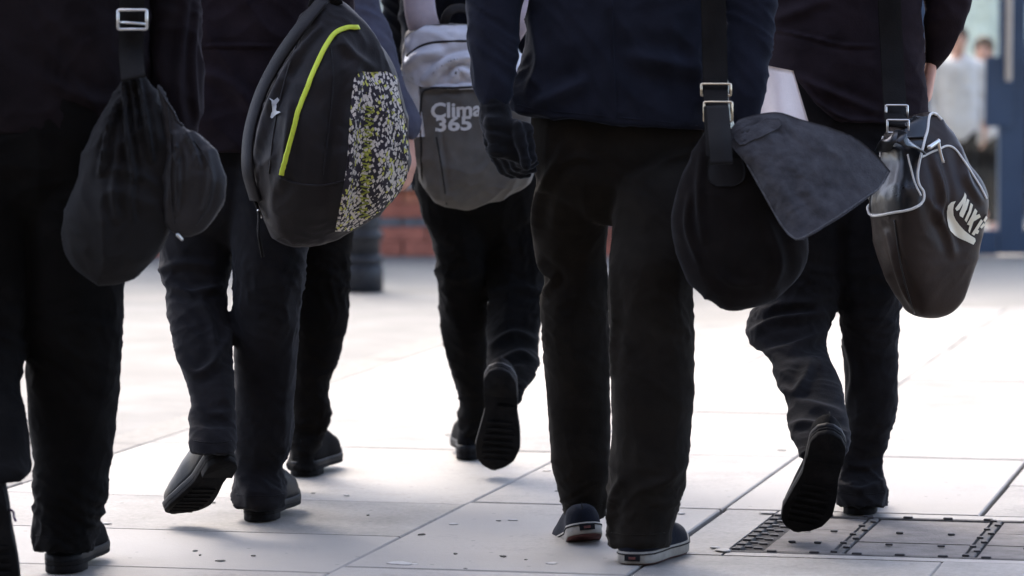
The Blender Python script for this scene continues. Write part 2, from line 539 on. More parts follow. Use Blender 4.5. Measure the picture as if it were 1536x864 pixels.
def crease(V, N, lines):
    """folds: (polyline in photo pixels, half width px, height m); raises the cloth along each line on its near side"""
    P = to_px(V)
    near = smooth01(-.1, .35, -N[:, 1])
    D = np.zeros(len(V))
    for pl, wd, h in lines:
        pl = dense(np.array(pl, float), 6)
        best = np.full(len(V), 1e9); tt = np.zeros(len(V))
        for i in range(len(pl) - 1):
            a, b = pl[i], pl[i + 1]; ab = b - a
            u = np.clip(((P - a) @ ab) / (ab @ ab + 1e-9), 0, 1)
            dd = np.linalg.norm(P - (a + u[:, None] * ab), axis=1)
            k = dd < best; best[k] = dd[k]; tt[k] = (i + u[k]) / (len(pl) - 1)
        taper = np.sqrt(np.clip(np.sin(math.pi * np.clip(tt * .9 + .05, 0, 1)), 0, 1))
        D += h * taper * (1.35 * np.exp(-(best / (wd * .62)) ** 2) - .45 * np.exp(-((best - wd * 1.5) / (wd * .8)) ** 2)) * near
    return V + N * D[:, None]

# ------------------------------------------------------------------ projecting trim on to a bag's own surface
def bvh_of(V, F):
    return BVHTree.FromPolygons([Vector(v) for v in V], F)

def hit(bvh, x, y, off=0.0):
    d = Vector(ray(x, y)).normalized()
    o = Vector(_C)
    loc, nrm, idx, dist = bvh.ray_cast(o, d)
    if loc is None:
        a = o + d * 8.0
        best = None
        for k in range(60):
            q = o + d * (6.6 + k * .06)
            r = bvh.find_nearest(q)
            if r[0] is not None and (best is None or r[3] < best[3]):
                best = r
        loc, nrm = best[0], best[1]
    if nrm.dot(d) > 0:
        nrm = -nrm
    return np.array(loc + nrm * off), np.array(nrm)

def trim_tube(bvh, px, r, off=None, k=8, closed=False):
    P = dense(np.array(px, float), k)
    Q = np.array([hit(bvh, x, y, r * .5 if off is None else off)[0] for x, y in P])
    for _ in range(3):
        Q[1:-1] = Q[1:-1] * .5 + (Q[:-2] + Q[2:]) * .25
    return tube(Q, r, closed=closed)

def trim_ribbon(bvh, px, width, thick=.003, off=.002, k=8):
    P = dense(np.array(px, float), k)
    H = [hit(bvh, x, y, off) for x, y in P]
    return ribbon([h[0] for h in H], width, thick, normal=np.array([h[1] for h in H]))

def coons(top, bottom, left, right, m, n):
    """pixel grid filling four edges; top/bottom run left to right, left/right run top to bottom"""
    def rs(p, c):
        p = np.asarray(p, float); d = np.concatenate([[0], np.cumsum(np.linalg.norm(np.diff(p, axis=0), axis=1))]); u = np.linspace(0, d[-1], c)
        return np.stack([np.interp(u, d, p[:, 0]), np.interp(u, d, p[:, 1])], 1)
    T, Bt, Lf, Rt = rs(top, n), rs(bottom, n), rs(left, m), rs(right, m)
    G_ = np.zeros((m, n, 2))
    for i in range(m):
        t = i / (m - 1)
        for j in range(n):
            s = j / (n - 1)
            G_[i, j] = (1 - t) * T[j] + t * Bt[j] + (1 - s) * Lf[i] + s * Rt[i] - ((1 - s) * (1 - t) * T[0] + s * (1 - t) * T[-1] + (1 - s) * t * Bt[0] + s * t * Bt[-1])
    return G_

def trim_patch(bvh, rows, off=.003, nx=24, step=4, thick=.004):
    """rows (y, xl, xr) -> raised panel lying on the surface"""
    A = np.array(rows, float)
    t = np.linspace(A[0, 0], A[-1, 0], max(4, int((A[-1, 0] - A[0, 0]) / step)))
    P = hermite(t, A[:, 0], A[:, 1:])
    V, Vi = [], []
    for y, (a, b) in zip(t, P):
        for j in range(nx):
            x = a + (b - a) * j / (nx - 1)
            p, n = hit(bvh, x, y, off); V.append(p); Vi.append(p - n * thick)
    return shell(V, Vi, len(t), nx)

def shell(V, Vi, m, nx):
    n0 = len(V); F = []
    for i in range(m - 1):
        for j in range(nx - 1):
            q = (i * nx + j, i * nx + j + 1, (i + 1) * nx + j + 1, (i + 1) * nx + j)
            F.append(q); F.append(tuple(n0 + k for k in reversed(q)))
    def side(a, b):
        F.append((a, n0 + a, n0 + b, b))
    for j in range(nx - 1):
        side(j + 1, j); side((m - 1) * nx + j, (m - 1) * nx + j + 1)
    for i in range(m - 1):
        side(i * nx, (i + 1) * nx); side((i + 1) * nx + nx - 1, i * nx + nx - 1)
    return np.array(list(V) + list(Vi)), F

def trim_polys(bvh, polys, off=.002, thick=.003, cut=5.0):
    """flat print: polygons in photo pixels, finely cut and laid on the surface"""
    bm = bmesh.new()
    for pl in polys:
        vs = [bm.verts.new((x, y, 0)) for x, y in pl]
        bm.faces.new(vs)
    bmesh.ops.triangulate(bm, faces=bm.faces[:])
    for _ in range(4):
        lg = [e for e in bm.edges if e.calc_length() > cut]
        if not lg:
            break
        bmesh.ops.subdivide_edges(bm, edges=lg, cuts=1)
        bmesh.ops.triangulate(bm, faces=[f for f in bm.faces if len(f.verts) > 3])
    bm.verts.index_update()
    V = []
    for v in bm.verts:
        V.append(hit(bvh, v.co.x, v.co.y, off)[0])
    F = [tuple(v.index for v in f.verts) for f in bm.faces]
    bm.free()
    return np.array(V), F

def text_polys(body, bold=0.0, shear=0.0):
    cu = bpy.data.curves.new('t', 'FONT'); cu.body = body; cu.offset = bold; cu.resolution_u = 3; cu.shear = shear
    o = bpy.data.objects.new('t', cu); COL.objects.link(o)
    dg = bpy.context.evaluated_depsgraph_get()
    me = o.evaluated_get(dg).to_mesh()
    V = [(v.co.x, v.co.y) for v in me.vertices]
    polys = [[V[i] for i in p.vertices] for p in me.polygons]
    o.evaluated_get(dg).to_mesh_clear()
    bpy.data.objects.remove(o); bpy.data.curves.remove(cu)
    return polys


# ================================================================== setting
TH = math.atan((2078 - 768) / FPX)            # paving runs off to the right of the view
nU = np.array((math.cos(TH), -math.sin(TH))); aV = np.array((math.sin(TH), math.cos(TH)))
def UV(u, v, z=0.0):
    p = u * nU + v * aV
    return np.array((p[0], p[1], z))

def sheet(name, pts, z, mat):
    o = make(name, [(x, y, z) for x, y in pts], [tuple(range(len(pts)))], mat, smooth=False)
    return props(o, kind='structure')

sheet('ground', [(-250, -250), (250, -250), (250, 250), (-250, 250)], -.060, 'road_concrete')
FARY = 15.45
def q(u, v):
    p = UV(u, v); return (p[0], p[1])
# bed under the near pavement
pave = sheet('pavement', [q(-3.15, 1), q(4.6, 1), q(4.6, 14.4), q(-3.15, 15.9)], -.014, 'joint_dirt')
road = sheet('road', [q(-3.29, 1), q(-3.29, 16.0), (-14, FARY - .12), (-14, 0)], -.004, 'road_concrete')

def slab(u0, u1, v0, v1, gap=.0025, mat='slab', parent=pave, name='paving_slab', top=0.0, thick=.05, gv=None):
    gv = gap if gv is None else gv
    a, b, c, d = u0 + gap, u1 - gap, v0 + gv, v1 - gv
    z = top + random.uniform(-.0012, .0012)
    e = .0028
    V = []
    jit = [(random.uniform(-.0025, .0025), random.uniform(-.0025, .0025), random.uniform(-.001, .001)) for _ in range(4)]
    for zz, i in ((-thick, 0), (-e, 0), (0, e)):
        for (u, v, su, sv), (ju, jv, jz) in zip(((a, c, 1, 1), (b, c, -1, 1), (b, d, -1, -1), (a, d, 1, -1)), jit):
            V.append(UV(u + ju + su * i, v + jv + sv * i, z + zz + (jz if zz > -thick else 0)))
    F = [(8, 9, 10, 11)]
    for k in (0, 4):
        for j in range(4):
            n = (j + 1) % 4
            F.append((k + j, k + n, k + 4 + n, k + 4 + j))
    ctr = UV((u0 + u1) / 2, (v0 + v1) / 2, 0)
    o = make(name, V, F, mat, parent=parent, base=ctr, smooth=False)
    o.location = ctr - np.array(parent.location)
    return o

def rows_of(u0, u1, vs, gaps=None):
    for i in range(len(vs) - 1):
        if UV(u1, vs[i + 1])[1] > FARY - .05 or UV(u0, vs[i + 1])[1] > FARY - .05:
            break
        g = (gaps or {}).get(i, {})
        slab(u0, u1, vs[i], vs[i + 1], mat=random.choice(('slab', 'slab', 'slab_b')), **g)

def run(start, first, step, to=16.5):
    v = list(first); 
    while v[-1] < to:
        v.append(v[-1] + step + random.uniform(-.03, .03))
    return v
rows_of(-3.145, -2.02, run(0, [5.0, 5.9, 6.69, 7.265, 7.835, 8.42], 1.13), {3: dict(gv=.006)})
rows_of(-2.02, -1.44, run(0, [5.2, 6.3, 7.35, 8.455, 9.565], 1.1), {2: dict(gv=.009), 3: dict(gv=.008)})
for u0, u1, off in ((-1.44, -.86, 0), (-.86, -.28, .0), (-.28, .30, .35), (.30, .88, -.2), (.88, 1.46, .3), (1.46, 2.04, 0), (2.04, 2.62, .4)):
    if u0 > -1.5 and u1 < -.2:
        rows_of(u0, u1, [5.5, 6.6, 7.70])
        rows_of(u0, u1, run(0, [8.47, 9.05 if u0 > -1 else 9.62], 1.1), {0: dict(gap=.005)})
    else:
        rows_of(u0, u1, run(0, [5.5 + off, 6.6 + off, 7.70 + off, 8.8 + off], 1.1))
# kerb between the pavement and the road
v = 5.0
while UV(-3.2, v + .9)[1] < FARY:
    slab(-3.285, -3.145, v, v + .9, gap=.003, mat='kerb_granite', name='kerb_stone', parent=pave); v += .9

# ---- paved inset cover
cb = UV(-.8, 8.08, 0)
cover = empty('access_cover', cb)
props(cover, 'paved metal-framed access cover with rows of studs at the bottom right', 'access cover')
CU0, CU1, CV0, CV1 = -1.43, -.285, 7.705, 8.465
make('tray', *[(lambda V, F: (V, F))(*rings([np.array([UV(CU0, CV0, z), UV(CU1, CV0, z), UV(CU1, CV1, z), UV(CU0, CV1, z)]) for z in (-.05, -.009)]))][0], 'joint_dirt', cover, cb, False)
def uvbox(u0, u1, v0, v1, z0, z1):
    return rings([np.array([UV(u0, v0, z), UV(u1, v0, z), UV(u1, v1, z), UV(u0, v1, z)]) for z in (z0, z1)])
# flush concrete surround on the left and front
for (a, b, c, d) in ((CU0 + .003, -1.315, CV0 + .003, CV1 - .003), (-1.309, CU1 - .003, CV0 + .003, 7.755)):
    make('surround', *uvbox(a, b, c, d, -.04, -.0015), 'slab', cover, cb, False)
IU0, IV0, IV1 = -1.309, 7.760, 8.395
make('surround', *uvbox(IU0, CU1 - .003, IV1 + .004, CV1 - .003, -.04, -.001), 'slab', cover, cb, False)
# metal frame bars
bars = [(IU0, CU1 - .003, IV0, IV0 + .020), (IU0, CU1 - .003, IV1 - .018, IV1)]
cells = [-1.309 + .0, -1.085, -.815, -.545, -.29]
for k, u in enumerate(cells):
    bars.append((u - (.0 if k == 0 else .009), u + (.018 if k == 0 else .009), IV0 + .0205, IV1 - .0185))
for bb in bars:
    bevel(make('frame_bar', *uvbox(*bb, -.03, -.0005), 'cover_bar', cover, cb, False), .003)
# raised studs
sb = B(); sV, sF = uvbox(-.0105, .0105, -.006, .006, 0, .0045)
ctr0 = UV(0, 0)
def stud(u, v, w=1.0):
    V = (sV - sV.mean(0)) * (w, 1, 1) + UV(u, v, .0015)
    o = bevel(make('stud', V, sF, 'cover_iron', cover, cb, False), .002)
n = 9
for k, u in enumerate(cells):
    for j in range(n):
        vv = IV0 + .03 + (IV1 - IV0 - .06) * j / (n - 1)
        if k == 0:
            stud(u + .012, vv, .9); stud(u + .056, vv + .014, .9); stud(u + .034, vv + .030, .8)
        else:
            stud(u + (.008 if j % 2 else -.008), vv, .7)
u = IU0 + .09
while u < CU1 - .02:
    stud(u, IV0 + .010); stud(u + .03, IV1 - .010); u += .088
# pavers inside the cells, with iron plugs
for k in range(4):
    a, b = cells[k] + (.07 if k == 0 else .016), cells[k + 1] - .016
    for j in range(3):
        c = IV0 + .028 + j * (IV1 - IV0 - .055) / 3; d = c + (IV1 - IV0 - .055) / 3 - .006
        make('paver', *uvbox(a, b, c, d, -.03, -.0022 + random.uniform(-.001, .001)), 'cover_paver', cover, cb, False)
        if j < 2:
            for f in (.33, .72):
                stud(a + (b - a) * f + random.uniform(-.01, .01), d - .05, .75)

# ---- pale gum marks and litter
spots = [(600, 846, .026, 1), (820, 707, .010, 0), (890, 641, .01, 0), (1085, 826, .02, 0), (1152, 770, .018, 0), (680, 787, .012, 0), (770, 781, .01, 0), (828, 846, .014, 0), (520, 744, .008, 0), (1072, 822, .012, 0), (160, 786, .01, 0), (1020, 771, .013, 0)]
for x, y, r, _ in spots:
    p = G(x, y); th = np.linspace(0, 2 * math.pi, 14, endpoint=False)
    rr = r * (1 + .18 * np.sin(2 * th + random.random() * 6) + .1 * np.sin(3 * th + random.random() * 6))
    V = [np.stack([p[0] + rr * k * np.cos(th), p[1] + rr * k * np.sin(th), np.full(14, z)], 1) for k, z in ((1, .0012), (.8, .0026))]
    V, F = rings(V)
    g = make('gum_spot', V, F, 'gum', pave, (p[0], p[1], 0)); g.location = np.array((p[0], p[1], 0)) - np.array(pave.location)
for x, y, r in ((632, 803, .010), (755, 836, .009), (683, 832, .006), (300, 834, .004), (380, 835, .005), (552, 774, .004)):
    p = G(x, y)
    a = random.uniform(0, 3)
    V = [(p[0] + r * math.cos(a + k) * s, p[1] + r * math.sin(a + k) * s * 1.3, z) for z in (.001, .003) for k, s in ((0, 1.2), (1.3, .6), (2.6, 1), (4.2, .7), (5.3, .9))]
    F = [(0, 1, 2, 3, 4), (9, 8, 7, 6, 5)] + [(k, (k + 1) % 5, 5 + (k + 1) % 5, 5 + k) for k in range(5)]
    g = make('litter_scrap', V, F, 'litter', pave, (p[0], p[1], 0), False); g.location = np.array((p[0], p[1], 0)) - np.array(pave.location)

for k in range(30):
    x, y = random.uniform(120, 1500), random.uniform(650, 862)
    if 1080 < x and 765 < y < 850:
        continue
    p = G(x, y); r = random.uniform(.004, .011); th = np.linspace(0, 2 * math.pi, 14, endpoint=False)
    rr = r * (1 + .2 * np.sin(2 * th + random.random() * 6) + .12 * np.sin(3 * th + random.random() * 6))
    V, F = rings([np.stack([p[0] + rr * q2 * np.cos(th), p[1] + rr * q2 * np.sin(th), np.full(14, z)], 1) for q2, z in ((1, .0008), (.8, .0018))])
    g = make('gum_spot', V, F, 'stain' if random.random() < .65 else 'gum', pave, (p[0], p[1], 0)); g.location = np.array((p[0], p[1], 0)) - np.array(pave.location)

# ---- far pavement in front of the shopfront
FY = 18.65
sheet('far_pavement', [(-14, FARY), (q(-3.29, 0)[0] + 3.5, FARY), (.2, 13.6), (14, 13.6), (14, 40), (-14, 40)], -.003, 'far_paving')

# ---- shopfront: low brick wall, windows, blue door
def part(name, cx, cy, cz, sx, sy, sz, mat, parent, base, bev=.004):
    o = make(name, *box(cx, cy, cz, sx, sy, sz), mat, parent, base, False)
    if bev:
        bevel(o, bev)
    return o
sbse = (-1.0, FY, 0)
shop = empty('shopfront', sbse)
props(shop, 'brick-based shopfront with tall windows behind the walkers', 'shopfront')
XL, XR = -5.0, 1.93
wall = part('low_wall', (XL + XR) / 2, FY + .135, .165, XR - XL, .2, .33, 'mortar', shop, sbse, 0)
zz = .004
for ci, (h, m) in enumerate(((.068, 'brick_red'), (.066, 'brick_red'), (.036, 'brick_blue'), (.066, 'brick_orange'), (.066, 'brick_orange'))):
    Ln = .225
    x = -3.0 - (.112 if ci % 2 else 0)
    k = 0
    while x < XR - .05:
        x1 = min(x + Ln - .011, XR - .004)
        o = make('brick', *box((x + x1) / 2, FY + .02 + random.uniform(-.002, .002), zz + h / 2, x1 - x, .07, h), (m if random.random() < .8 else ('brick_red' if 'blue' not in m else m)), wall, sbse, False)
        x += Ln
    zz += h + (.006 if h < .05 else .005)
part('sill', (XL + XR) / 2, FY + .09, .355, XR - XL, .32, .05, 'sill_stone', shop, sbse)
x = XL
while x < XR - .3:
    w = min(1.38, XR - x)
    part('window_frame', x + .03, FY + .12, 1.5, .06, .08, 2.24, 'blue_paint', shop, sbse)
    part('window_pane', x + w / 2 + .03, FY + .13, 1.5, w - .08, .012, 2.2, 'door_glass', shop, sbse, 0)
    x += 1.38
part('fascia', 0.4, FY + .2, 3.3, 12, .3, 1.3, 'render_pale', shop, sbse)
# door in its frame
dbse = (2.25, FY, 0)
door = empty('glazed_door', dbse)
props(door, 'glazed shop door in a blue painted frame at the right edge', 'door')
part('stile', 2.43, FY + .05, 1.3, .125, .09, 2.58, 'blue_paint', door, dbse)
part('stile', 1.99, FY + .05, 1.3, .07, .09, 2.58, 'blue_paint', door, dbse)
part('bottom_rail', 2.196, FY + .05, .066, .335, .084, .124, 'blue_paint', door, dbse)
part('pane', 2.196, FY + .055, 1.36, .335, .012, 2.44, 'door_glass', door, dbse, 0)
part('bottom_rail', 2.77, FY + .05, .066, .55, .084, .124, 'blue_paint', door, dbse)
part('pane', 2.77, FY + .055, 1.36, .55, .012, 2.44, 'door_glass', door, dbse, 0)
part('panel', 2.36, FY + .0, .80, .13, .03, .34, 'blue_paint', door, dbse)
part('handle', 2.40, FY - .05, 1.1, .03, .03, .5, 'steel', door, dbse)
part('stile', 3.1, FY + .05, 1.3, .11, .09, 2.58, 'blue_paint', door, dbse)
# yard wall behind the glass
bw = make('yard_wall', *box(1, 27, 2.0, 20, .3, 4.0), 'render_pale', base=(1, 27, 0), smooth=False)
props(bw, 'pale rendered yard wall seen through the shop glass', 'wall')
bd = make('dark_partition', *box(3.25, 23.0, 1.2, .9, .1, 2.4), 'dull_shoe', base=(3.25, 23.0, 0), smooth=False)
props(bd, 'dark partition standing behind the right door pane', 'partition')

# ---- bollard
bp_ = G(540, 437); bp_[2] = 0
bol = empty('bollard', bp_)
props(bol, 'dark grey ringed cast iron bollard by the brick wall', 'bollard')
def lathe(prof, ctr, n=24):
    th = np.linspace(0, 2 * math.pi, n, endpoint=False)
    return rings([np.stack([ctr[0] + r * np.cos(th), ctr[1] + r * np.sin(th), np.full(n, z)], 1) for r, z in prof])
make('base', *lathe([(.098, 0), (.098, .10), (.090, .115)], bp_), 'bollard_iron', bol, bp_)
make('shaft', *lathe([(.086, .112), (.084, .3), (.076, .8), (.070, .86)], bp_), 'bollard_iron', bol, bp_)
for z in (.135, .235):
    make('ring', *lathe([(.085, z - .022), (.097, z - .012), (.099, z), (.097, z + .012), (.085, z + .022)], bp_), 'bollard_iron', bol, bp_)
make('cap', *lathe([(.070, .855), (.092, .875), (.092, .90), (.07, .94), (.04, .965), (.01, .975)], bp_), 'bollard_iron', bol, bp_)

# ---- added unseen canopy over the near pavement: it shades the foreground
CZ, CYE, CY0 = 8.6, 14.7, 8.8
cby = (0, 3, 0)
can = empty('sun_blocker', cby)
props(can, 'unseen dark canopy over the near pavement, above the picture', 'sun_blocker')
part('blocker_deck', 0, (CYE + CY0) / 2, CZ + .1, 22, CYE - CY0, .2, 'bollard_iron', can, cby, 0)
for x in (-7, 7):
    part('blocker_post', x, 9, CZ / 2, .3, .3, CZ, 'bollard_iron', can, cby)
hb = make('sky_blocker_wall', *box(0, -5.2, 7, 40, .4, 14), 'blocker_wall_dark', base=(0, -5.2, 0), smooth=False)  # added unseen wall, keeps sky light off the walkers' backs
props(hb, 'unseen dark wall added behind the camera to block sky light', 'wall')

# ================================================================== people
def frame_from(toe, up):
    t = np.asarray(toe, float); t /= np.linalg.norm(t)
    u = np.asarray(up, float); u = u - t * (u @ t); u /= np.linalg.norm(u)
    r = np.cross(t, u)
    return np.stack([r, t, u], 1)

def footprint(t, L, w=1.0, side=0):
    """half widths (left, right) at fraction t of the length"""
    T = [0, .03, .10, .25, .42, .60, .75, .88, .96, 1.0]
    a = [.006, .020, .031, .032, .031, .039, .043, .036, .021, .004]
    h = np.interp(t, T, a) * w
    return h

def shoe_rings(L, w, z0, z1, inset=0.0, m=28, heel_gap=None):
    """outline of the sole as a closed polygon"""
    tt = (1 - np.cos(np.linspace(0, math.pi, m))) / 2
    bend = lambda t: .010 * np.sin(math.pi * np.clip(t, 0, 1)) - .004
    L_ = [(-(footprint(t, L, w) - inset) + bend(t), t * L) for t in tt]
    R_ = [((footprint(t, L, w) - inset) + bend(t), t * L) for t in tt[::-1]]
    P = np.array(L_ + R_)
    return P

def shoe(person, base, heel, toe, up, style='leather', L=.285, w=1.0, flip=1):
    M = frame_from(toe, up); heel = np.asarray(heel, float)
    def put(V):
        V = np.array(V, float); V[:, 0] *= flip
        return V @ M.T + heel
    P = shoe_rings(L, w, 0, 0)
    def slab_(z0, z1, grow=0.0, lo=0.0, hi=1.0, spring=True):
        Q = P.copy(); c = Q.mean(0)
        k = (Q[:, 1] >= lo * L - 1e-6) & (Q[:, 1] <= hi * L + 1e-6)
        Q = Q[k]
        Q = c + (Q - c) * (1 + grow)
        sp = .018 * np.clip((Q[:, 1] / L - .68) / .32, 0, 1) ** 2 if spring else 0
        mk = lambda z, g=1.0: np.stack([c[0] + (Q[:, 0] - c[0]) * g, c[1] + (Q[:, 1] - c[1]) * g, np.zeros(len(Q)) + z + sp], 1)
        return rings([put(mk(z0, .985)), put(mk(z0 + .002)), put(mk(z1 - .002)), put(mk(z1, .985))])
    sk = {'leather': 'sole_rubber', 'dull': 'sole_rubber', 'canvas': 'white_rubber'}[style]
    up_m = {'leather': 'shoe_leather', 'dull': 'dull_shoe', 'canvas': 'canvas_shoe'}[style]
    hz = .022 if style != 'canvas' else .0
    # upper
    Rs = []
    n = 20
    th = np.linspace(0, math.pi, n)
    for t in np.concatenate([np.linspace(.0, .12, 5), np.linspace(.17, .86, 14), np.linspace(.9, .995, 6)]):
        hw = footprint(t, L, w) - .002 + (.002 if style == 'canvas' else 0)
        hh = np.interp(t, [0, .05, .12, .28, .42, .55, .68, .80, .90, .96, 1.0], [.040, .052, .060, .068, .078, .072, .058, .046, .038, .028, .008]) * (1.0 if style != 'canvas' else .95)
        bend = .010 * math.sin(math.pi * t) - .004
        sp = .018 * max(0, (t - .68) / .32) ** 2
        z0 = hz + .010 + sp
        e = np.interp(t, [0, .3, .6, 1], [.75, .7, .62, .6])
        X = np.sign(np.cos(th)) * np.abs(np.cos(th)) ** e * max(hw, .003) + bend
        Z = z0 + np.sin(th) ** np.interp(t, [0, .5, 1], [.55, .9, .8]) * hh
        ring_ = np.stack([X, np.full(n, t * L), Z], 1)
        Rs.append(np.vstack([ring_, [[-max(hw, .003) * .6 + bend, t * L, z0 - .004], [max(hw, .003) * .6 + bend, t * L, z0 - .004]]]))
    V, F = rings([put(r) for r in Rs])
    so = make('shoe', V, F, up_m, person, base)
    make('heel_seam', *tube(put([(-.002, .002 - .0 + t * .004, hz + .014 + t * .052) for t in np.linspace(0, 1, 6)]), .0012, n=6), 'sole_rubber', so, base)
    if style == 'canvas':
        make('sole', *slab_(.0, .024, .025), 'white_rubber', so, base)
        make('tread', *slab_(-.003, .001, -.03), 'red_rubber', so, base)
        # dark stripe round the rubber and a heel patch
        Q = P.copy(); c = Q.mean(0); Q = c + (Q - c) * 1.035
        sp = .018 * np.clip((Q[:, 1] / L - .68) / .32, 0, 1) ** 2
        V, F = tube(put(np.stack([Q[:, 0], Q[:, 1],   .019 + sp], 1)), .0014, n=6, closed=True)
        make('stripe', V, F, 'sole_rubber', so, base)
        make('heel_patch', *(lambda V, F: (put(V), F))(*box(.002, -.0045, .0125, .032, .004, .012)), 'sole_edge', so, base, False)
        make('heel_badge', *(lambda V, F: (put(V), F))(*box(.002, -.0066, .0125, .014, .003, .005)), 'red_rubber', so, base, False)
    else:
        make('welt', *slab_(hz, hz + .014, .035), 'sole_edge', so, base)
        s_ = make('sole', *slab_(hz - .008, hz + .0015, .025), sk, so, base)
        make('heel', *slab_(.0, hz - .006, .015, 0, .27, False), sk, so, base)
        # tread bars
        for k in range(7):
            t = .52 + k * .062
            hw = footprint(t, L, w) * .72
            spv = .018 * max(0, (t - .68) / .32) ** 2
            make('tread_bar', *(lambda V, F: (put(V), F))(*box(.010 * math.sin(math.pi * t) - .004, t * L, hz - .0085 + spv, hw * 2, .007, .003)), sk, so, base, False)
    return so

def hand_pieces(wrist, fwd, back, thumb, s=1.0, curl=.5, B_=None, spread=1.0):
    """fwd: wrist->fingers, back: way the back of the hand looks, thumb: side of the thumb"""
    B_ = B_ or B()
    f = np.asarray(fwd, float); f /= np.linalg.norm(f)
    b = np.asarray(back, float); b = b - f * (b @ f); b /= np.linalg.norm(b)
    l = np.cross(f, b); 
    if l @ np.asarray(thumb, float) < 0:
        l = -l
    w = np.asarray(wrist, float)
    # palm: four overlapping bars so it stays flat
    for k, off in enumerate((.028, .010, -.009, -.027)):
        B_.add(*capsule(w + l * off * .55 * s, w + f * .082 * s + l * off * s, .015 * s, .0125 * s))
    ln = ((.040, .024, .019), (.045, .028, .020), (.042, .026, .020), (.033, .020, .018))
    for k, off in enumerate((.029, .010, -.010, -.028)):
        p = w + f * .084 * s + l * off * s * spread
        ang = 0
        for i, sl in enumerate(ln[k]):
            ang += curl * (.55, .9, .6)[i] + .05 * k * curl
            d = f * math.cos(ang) - b * math.sin(ang)
            p2 = p + d * sl * s
            r = (.0095, .0087, .0078)[i] * s
            B_.add(*capsule(p, p2, r, r * .95)); p = p2
    p = w + f * .022 * s + l * .026 * s
    for i, (sl, a, bb) in enumerate(((.042, .75, .25), (.030, .45, .45), (.024, .2, .6))):
        d = f * math.cos(a) + l * math.sin(a) * (1 - curl * .3) - b * bb * curl * 1.2
        d /= np.linalg.norm(d)
        p2 = p + d * sl * s
        B_.add(*capsule(p, p2, (.0125, .0105, .009)[i] * s, (.0108, .0095, .008)[i] * s)); p = p2
    return B_

def head_pieces(c, facing=(0, 1, 0), s=1.0):
    f = np.asarray(facing, float); f /= np.linalg.norm(f)
    r = np.cross(f, (0, 0, 1)); u = np.array((0, 0, 1.0))
    M = np.stack([r, f, u], 1)
    Bh = B()
    def e(o, rad):
        V, F = ellipsoid((0, 0, 0), np.array(rad) * s); Bh.add(V @ M.T + c + M @ (np.array(o) * s), F)
    e((0, -.008, .035), (.074, .092, .085)); e((0, .022, -.045), (.058, .066, .066)); e((0, .052, -.088), (.026, .026, .022))
    e((0, .098, -.015), (.013, .020, .026)); e((0, .088, .022), (.05, .012, .01))
    for sx in (-1, 1):
        e((sx * .076, -.005, -.01), (.010, .020, .032)); e((sx * .031, .080, .004), (.014, .010, .009)); e((sx * .012, .086, -.060), (.02, .010, .008))
    Bh.add(*capsule(c + u * (-.06 * s) - f * .015 * s, c + u * (-.19 * s) - f * .02 * s, .052 * s, .060 * s))
    return Bh

def hair_mesh(c, facing, s, name, mat, person, base, seed):
    f = np.asarray(facing, float); f /= np.linalg.norm(f)
    r = np.cross(f, (0, 0, 1)); u = np.array((0, 0, 1.0)); M = np.stack([r, f, u], 1)
    Bh = B()
    for o, rad in (((0, -.018, .05), (.083, .095, .084)), ((0, -.055, -.01), (.075, .058, .075))):
        V, F = ellipsoid((0, 0, 0), np.array(rad) * s); Bh.add(V @ M.T + c + M @ (np.array(o) * s), F)
    V, F, N = remesh(Bh, .008, 3)
    V = V + N * (ridged(V, (30, 30, 8), seed) * .008)[:, None]
    return make(name, V, F, mat, person, base)

def garment(name, pieces, mat, person, base, voxel=.0055, smooth=5, folds=(), drape=None, seed=0, post=None):
    Bm = B()
    for V, F in pieces:
        Bm.add(V, F)
    V, F, N = remesh(Bm, voxel, smooth)
    if post is not None:
        V = post(V)
    if drape is not None:
        V = V + N * drape(V, N, seed)[:, None]
    if folds:
        V = crease(V, N, folds)
    return make(name, V, F, mat, person, base)

def pelv(rows):
    """close the seat down into the crotch between the legs"""
    r = [tuple(x) + (.54,) for x in rows[:-1]]
    y, a, b, Y = rows[-1]; c_, h = (a + b) / 2, (b - a) / 2
    y0, a0, b0, Y0 = rows[-2]
    r += [(y, c_ - h * .80, c_ + h * .80, Y, .52), (y + 22, c_ - h * .5, c_ + h * .5, Y, .5), (y + 40, c_ - h * .2, c_ + h * .2, Y, .5)]
    return r

def drape_trousers(knee=.47, amp=1.0):
    def f(V, N, seed):
        z = V[:, 2]
        vert = ridged(V, (11, 11, 2.2), seed, .5, 2.0)
        cr = ridged(V + np.stack([z * .5, z * 0, V[:, 0] * .35], 1), (5, 5, 17), seed + 3, .9, 4.0)
        fine = ridged(V, (16, 16, 34), seed + 9, 1.2, 7.0)
        mk = np.exp(-((z - knee) / .11) ** 2); ma = 1 - smooth01(.08, .34, z); mh = smooth01(.62, .78, z)
        return amp * ((vert - .5) * .006 + (cr - .55) * (.0020 + .006 * mk + .008 * ma + .004 * mh) + (fine - .5) * (.0012 + .002 * (mk + ma)) + (ridged(V + np.stack([z * .8, 0 * z, -V[:, 0] * .5], 1), (6, 6, 24), seed + 21, 1.1, 6.0) ** 2 - .3) * .0065 * (mk * .8 + ma))
    return f

def drape_jacket(amp=1.0):
    def f(V, N, seed):
        a = ridged(V + np.stack([V[:, 2] * .6, 0 * V[:, 2], V[:, 0] * .5], 1), (7, 7, 6), seed, .8, 3.0)
        b = ridged(V, (10, 10, 15), seed + 4, 1.0, 5.0)
        return amp * ((a - .5) * .009 + (b - .5) * .0035)
    return f

